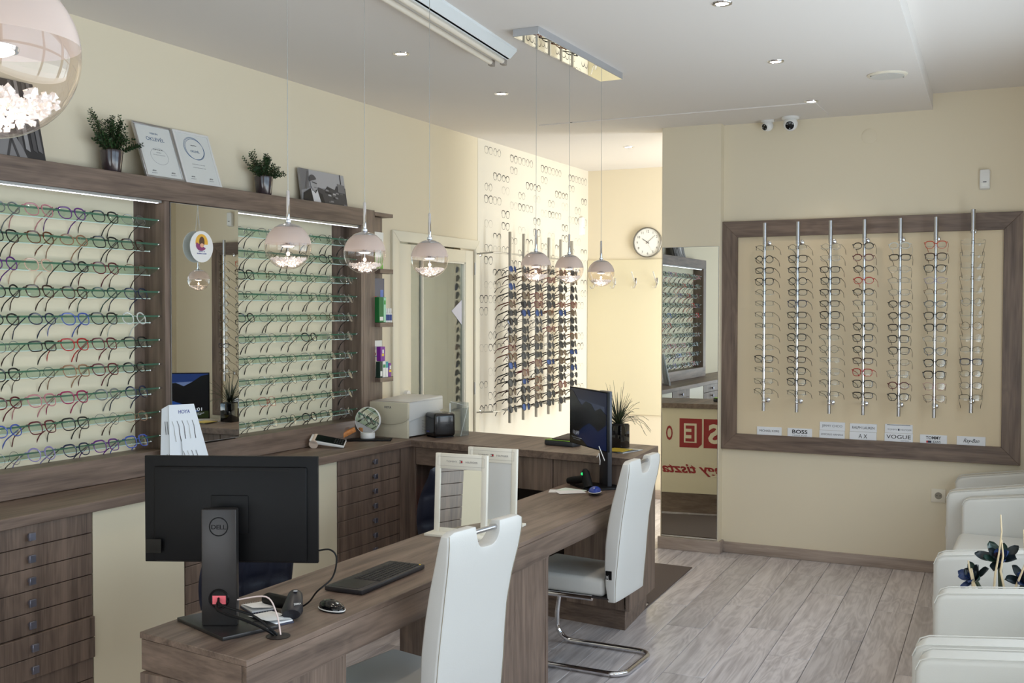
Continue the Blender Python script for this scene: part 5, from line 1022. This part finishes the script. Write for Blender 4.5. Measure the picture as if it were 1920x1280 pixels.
# pendants
amber = mat('pendant_lamp', (255, 255, 255), .5, emit=(255, 226, 196), es=9)
def canopy(x, y0, y1, label):
    t = thing('light_canopy', label, 'canopy', (x, (y0+y1)/2, H), 0, 'chrome canopies of the pendant lights')
    MB().box(x-.065, x+.065, y0, y1, H-.034, H).build('body', mat('canopy_steel', (196, 198, 202), .35, .7), t, bevel=.001, seg=1)
    MB().box(x-.063, x+.063, y0+.002, y1-.002, H-.0355, H-.0341).build('mirror_plate', mirror, t)
def pendant(x, y, zc, label, r=.0715):
    t = thing('pendant_light', label, 'pendant light', (x, y, zc), 0, 'glass globe pendants over the desk')
    c = (x, y, zc)
    sph = lambda a0, a1, rr, n: [(rr*math.cos(R(a0+(a1-a0)*k/n)), rr*math.sin(R(a0+(a1-a0)*k/n))) for k in range(n+1)]
    MB().lathe(sph(54, 90, r+.0008, 8), c, 36, cap=False).build('cap', chrome, t)
    MB().lathe(sph(6, 55, r, 10), c, 48, cap=False).build('frosted_band', clear('frosted_glass', (250, 240, 236), 1.25, dens=.86, body=(216, 203, 196)), t)
    MB().lathe(sph(-90, 6, r, 20), c, 48, cap=False).build('clear_bowl', clear('bowl_glass', (252, 246, 242), 1.55), t)
    MB().lathe([(.006, .071), (.010, .074), (.010, .080), (.006, .083), (.0055, .17), (.004, .172)], c, 14).build('stem', chrome, t)
    MB().cyl((x, y, zc+.17), (x, y, H-.035), .0012, 6).build('cord', satin, t)
    MB().lathe([(.0, .001), (.022, .001), (.023, .004), (.008, .010), (.005, .07)], c, 24, cap=False).build('lamp_holder', chrome, t)
    MB().lathe([(0, -.003), (.014, -.002), (.019, .0005), (0, .0005)], c, 20, cap=False).lathe([(0, -.030), (.004, -.028), (.0055, -.023), (.004, -.018), (.0, -.016)], c, 12, cap=False).build('lamp', amber, t); MB().cyl((x, y, zc-.018), (x, y, zc-.002), .0018, 8).build('lamp_stalk', chrome, t)
    bm = MB(); rg = random.Random(int(y*1000)); cm = 0
    for k in range(430):
        rr = math.sqrt(rg.random())*.054; a = rg.uniform(0, 6.283); zt = -.034+rg.uniform(-.003, .006)-.12*rr; zlo = -math.sqrt(max(0, (r-.006)**2-rr*rr))
        z = rg.uniform(zlo, max(zlo, zt)); s = rg.uniform(.0026, .0043)
        q = Matrix.Translation((x+rr*math.cos(a), y+rr*math.sin(a), zc+z)) @ Matrix.Rotation(rg.uniform(0, 6), 4, (rg.random(), rg.random(), .5))
        vs = [q @ Vector(v) for v in ((s, 0, 0), (-s, 0, 0), (0, s, 0), (0, -s, 0), (0, 0, s), (0, 0, -s))]
        bm.add(vs, [(0, 2, 4), (2, 1, 4), (1, 3, 4), (3, 0, 4), (2, 0, 5), (1, 2, 5), (3, 1, 5), (0, 3, 5)])
    tag(bm.build('crystals', mat('white_crystal', (250, 246, 244), .25), t, ang=10), kind='stuff')
    l = bpy.data.lights.new('pendant_bulb', 'SPOT'); l.spot_size = R(150); l.spot_blend = .3; l.energy = 2.2; l.color = (1, .82, .66); l.shadow_soft_size = .012
    o = bpy.data.objects.new('pendant_bulb', l); COL.objects.link(o); o.parent = t; o.matrix_parent_inverse = t.matrix_basis.inverted(); o.location = (x, y, zc-.034)
for x, y, z, lb in ((-.796, .627, 1.876, 'very large close glass globe pendant at the top left corner'), (-2.128, 2.73, 1.863, 'glass globe pendant in front of the middle display bay'), (-2.112, 3.126, 1.862, 'glass globe pendant in front of the display post'), (-2.130, 3.589, 1.863, 'glass globe pendant in front of the side door'), (-2.173, 4.631, 1.873, 'glass globe pendant in front of the sunglass rack'), (-2.155, 4.98, 1.875, 'glass globe pendant overlapping the right bars of the rack'), (-2.165, 5.43, 1.869, 'glass globe pendant in front of the coat hooks')):
    pendant(x, y, z, lb)
canopy(-2.165, 4.50, 5.57, 'long chrome ceiling canopy holding three pendant cords'); canopy(-2.12, 2.60, 3.70, 'long chrome ceiling canopy over the near half of the desk, outside the photo'); canopy(-.796, .30, 1.1, 'long chrome ceiling canopy of the close globe, outside the photo')
# speaker, cameras
t = thing('ceiling_speaker', 'flat round white loudspeaker grille in the ceiling', 'speaker', (-.829, 6.24, H))
MB().lathe([(.105, 0), (.105, -.004), (.098, -.009), (0, -.009)], (-.829, 6.24, H), 40).build('rim', offw, t); MB().lathe([(.088, -.0088), (.088, -.0108), (0, -.012)], (-.829, 6.24, H), 40).build('grille', mat('speaker_grille', (222, 220, 214), .6, bump=1, bscale=700), t)
for a in (.6, 3.7): MB().lathe([(.004, -.009), (.004, -.011)], (-.829+.093*math.cos(a), 6.24+.093*math.sin(a), H), 8).build('screw', black, t)
def dome(x, y, s, label, look):
    t = thing('dome_camera', label, 'camera', (x, y, H), 0, 'white dome cameras on the ceiling')
    MB().lathe([(.052*s, 0), (.052*s, -.016*s), (.044*s, -.022*s), (0, -.022*s)], (x, y, H), 32).build('mount', whitep, t)
    c = Vector((x, y, H-.048*s)); R_ = .043*s
    MB().lathe([(R_*math.cos(R(a)), R_*math.sin(R(a))) for a in range(-90, 91, 9)], c, 30, cap=False).build('ball', whitep, t)
    d = Vector(look).normalized(); Q = Matrix.Translation(c) @ Vector((0, 0, 1)).rotation_difference(d).to_matrix().to_4x4()
    MB(Q).lathe([(.030*s, .030*s), (.031*s, .040*s), (.026*s, .0425*s)], (0, 0, 0), 28, cap=False).build('lens_ring', whitep, t); MB(Q).lathe([(.027*s, .036*s), (.027*s, .0405*s), (.012*s, .0445*s), (0, .045*s)], (0, 0, 0), 24, cap=False).build('lens_window', blackg, t)
    for k in range(3): MB(Q).lathe([(.003*s, .042*s), (.003*s, .0455*s), (0, .046*s)], (.018*s*math.cos(k*2.1+.6), .018*s*math.sin(k*2.1+.6), 0), 8).build('infrared_led', mat('pale_led', (190, 196, 200), .2), t)
dome(-1.735, 7.345, .84, 'smaller white dome camera on the ceiling, the left one', (-.55, -1, -.42)); dome(-1.569, 7.27, 1.08, 'larger white dome camera on the ceiling, the right one', (.1, -1, -.38))
# ================================================================== WAITING SEATS
uph = mat('cream_upholstery', (210, 208, 201), .55, bump=.1, bscale=260)
def seatunit(name, label, cat, yn, yf, xf, depth, h0, h1, seat=True):
    """yn..yf outer faces of the arms, xf = front of the arms"""
    t = thing(name, label, cat, (xf+depth/2, (yn+yf)/2, 0), 0, 'white upholstered seats along the window'); aw = .115
    prof = [(0, .05), (0, h0-.04), (.012, h0-.012), (.04, h0), (depth*.5, h0+(h1-h0)*.45), (depth, h1), (depth, .05)]
    for y in (yn, yf-aw): 
        a = MB().prism([(xf+x, y, z) for x, z in prof], (0, aw, 0)).build('armrest', uph, t, bevel=.018, seg=3)
        for yy in (y+.006, y+aw-.006): MB().tube([(xf+x+.001, yy, z+.0015) for x, z in prof[1:-1]], .0022, 6).build('piping', uph, a)
    MB().box(xf+.02, xf+depth-.02, yn+aw, yf-aw, .06, .34).build('base', uph, t, bevel=.012)
    n = 2 if yf-yn > 1.2 else 1; w = (yf-yn-2*aw)/n
    for k in range(n): MB().box(xf-.015, xf+depth-.16, yn+aw+k*w+.003, yn+aw+(k+1)*w-.003, .342, .455).build('seat_cushion', uph, t, bevel=.032, seg=4)
    MB().prism([(xf+depth-.18, yn+aw, .34), (xf+depth-.02, yn+aw, .34), (xf+depth-.0, yn+aw, .80), (xf+depth-.10, yn+aw, .80)], (0, yf-yn-2*aw, 0)).build('backrest', uph, t, bevel=.03, seg=4)
    for x in (xf+.05, xf+depth-.06):
        for y in (yn+.05, yf-.05): MB().cyl((x, y, 0), (x, y, .055), .018, 10).build('leg', blackg, t)
    return t
seatunit('armchair', 'white armchair in the far corner under the framed panel', 'armchair', 6.595, 7.335, -.535, .62, .655, .74)
seatunit('sofa', 'white two seat sofa in front of the corner armchair', 'sofa', 4.90, 6.585, -.445, .68, .64, .72)
seatunit('armchair', 'white armchair nearer than the dark succulent', 'armchair', 3.515, 4.31, -.378, .68, .65, .72)
seatunit('armchair', 'white armchair nearest the lower right corner', 'armchair', 2.72, 3.50, -.355, .70, .65, .72)
# side table with succulent
t = thing('side_table', 'small white side table between sofa and armchair', 'table', (-.05, 4.6, 0))
MB().box(-.30, .22, 4.35, 4.86, .50, .53).build('table_top', whitep, t, bevel=.004)
for x in (-.27, .19):
    for y in (4.38, 4.83): MB().box(x-.015, x+.015, y-.015, y+.015, 0, .50).build('leg', whitep, t)
t = thing('succulent_arrangement', 'dark blue green succulents with bare pale twigs in a low white bowl', 'plant', (-.165, 4.56, .53)); c = Vector((-.165, 4.56, .53))
MB().lathe([(.04, 0), (.06, .015), (.075, .05), (.071, .05), (.06, .04), (0, .04)], c, 32).build('bowl', whitep, t)
MB().lathe([(.070, .046), (0, .052)], c, 24, cap=False).build('pebbles', mat('brown_pebbles', (90, 66, 50), .9), t)
sm = [mat('succulent_dark', (30, 38, 40), .3), mat('succulent_green', (36, 60, 52), .3), mat('succulent_blue', (44, 62, 104), .3), mat('succulent_plum', (48, 34, 44), .3)]
def petal(base, d, ax, ln, wd, m):
    d = Vector(d).normalized(); s_ = d.cross(ax).normalized(); n = s_.cross(d)
    if n.dot(ax) < 0: n = -n
    def f(u, v, k=0):
        w = wd*(max(0, math.sin(math.pi*(.10+v*.90))))**.6*(.55+.6*v); a = (u-.5)*2
        return Vector(base)+d*(ln*v)+s_*(a*w)+n*(a*a*wd*.30+v*v*ln*.16-k*.004*(1-a*a))
    g_ = MB().grid(f, 6, 9); g_.grid(lambda u, v: f(1-u, v, 1), 6, 9); return g_.build('leaf', m, t, ang=80)
rg = random.Random(2)
for (cx, cy, cz, s_, ax) in ((-.01, 0, .185, 1.0, (-.10, -.62, .78)), (-.095, -.02, .11, .85, (-.55, -.55, .62)), (.075, -.03, .12, .9, (.35, -.65, .68))):
    ax = Vector(ax).normalized(); e1 = ax.cross(Vector((0, 0, 1))).normalized(); e2 = e1.cross(ax)
    for k in range(15):
        a = k*2.4; e = .05+.075*k
        petal(c+Vector((cx, cy, cz)), (e1*math.cos(a)+e2*math.sin(a))*math.cos(e)+ax*math.sin(e), ax, (.090-.0038*k)*s_, (.026-.0006*k)*s_, sm[(rg.choice((0, 0, 1, 3, 2)) if cx > -.05 else rg.choice((1, 2, 2, 0)))])
    MB().tube([c+Vector((cx*.6, cy, .04)), c+Vector((cx, cy, cz-.005))], .008, 6).build('stem', mat('stem_green', (60, 70, 50), .6), t)
tw_ = mat('bare_twig', (216, 196, 160), .6)
for P in (((-.03, -.07, .04), (-.022, -.08, .15), (-.010, -.085, .23), (-.002, -.09, .31), (-.006, -.09, .375)), ((.02, -.07, .04), (-.004, -.08, .16), (.004, -.085, .22), (-.002, -.085, .28)), ((.025, -.07, .04), (.060, -.08, .14), (.08, -.085, .20), (.076, -.085, .26), (.072, -.085, .325)), ((-.10, -.05, .07), (-.105, -.06, .12), (-.115, -.06, .16), (-.118, -.06, .185)), ((-.095, -.05, .08), (-.10, -.055, .12), (-.107, -.055, .155))):
    MB().tube([c+Vector(p) for p in P], [.0045-.0006*i for i in range(len(P))], 6).build('twig', tw_, t)
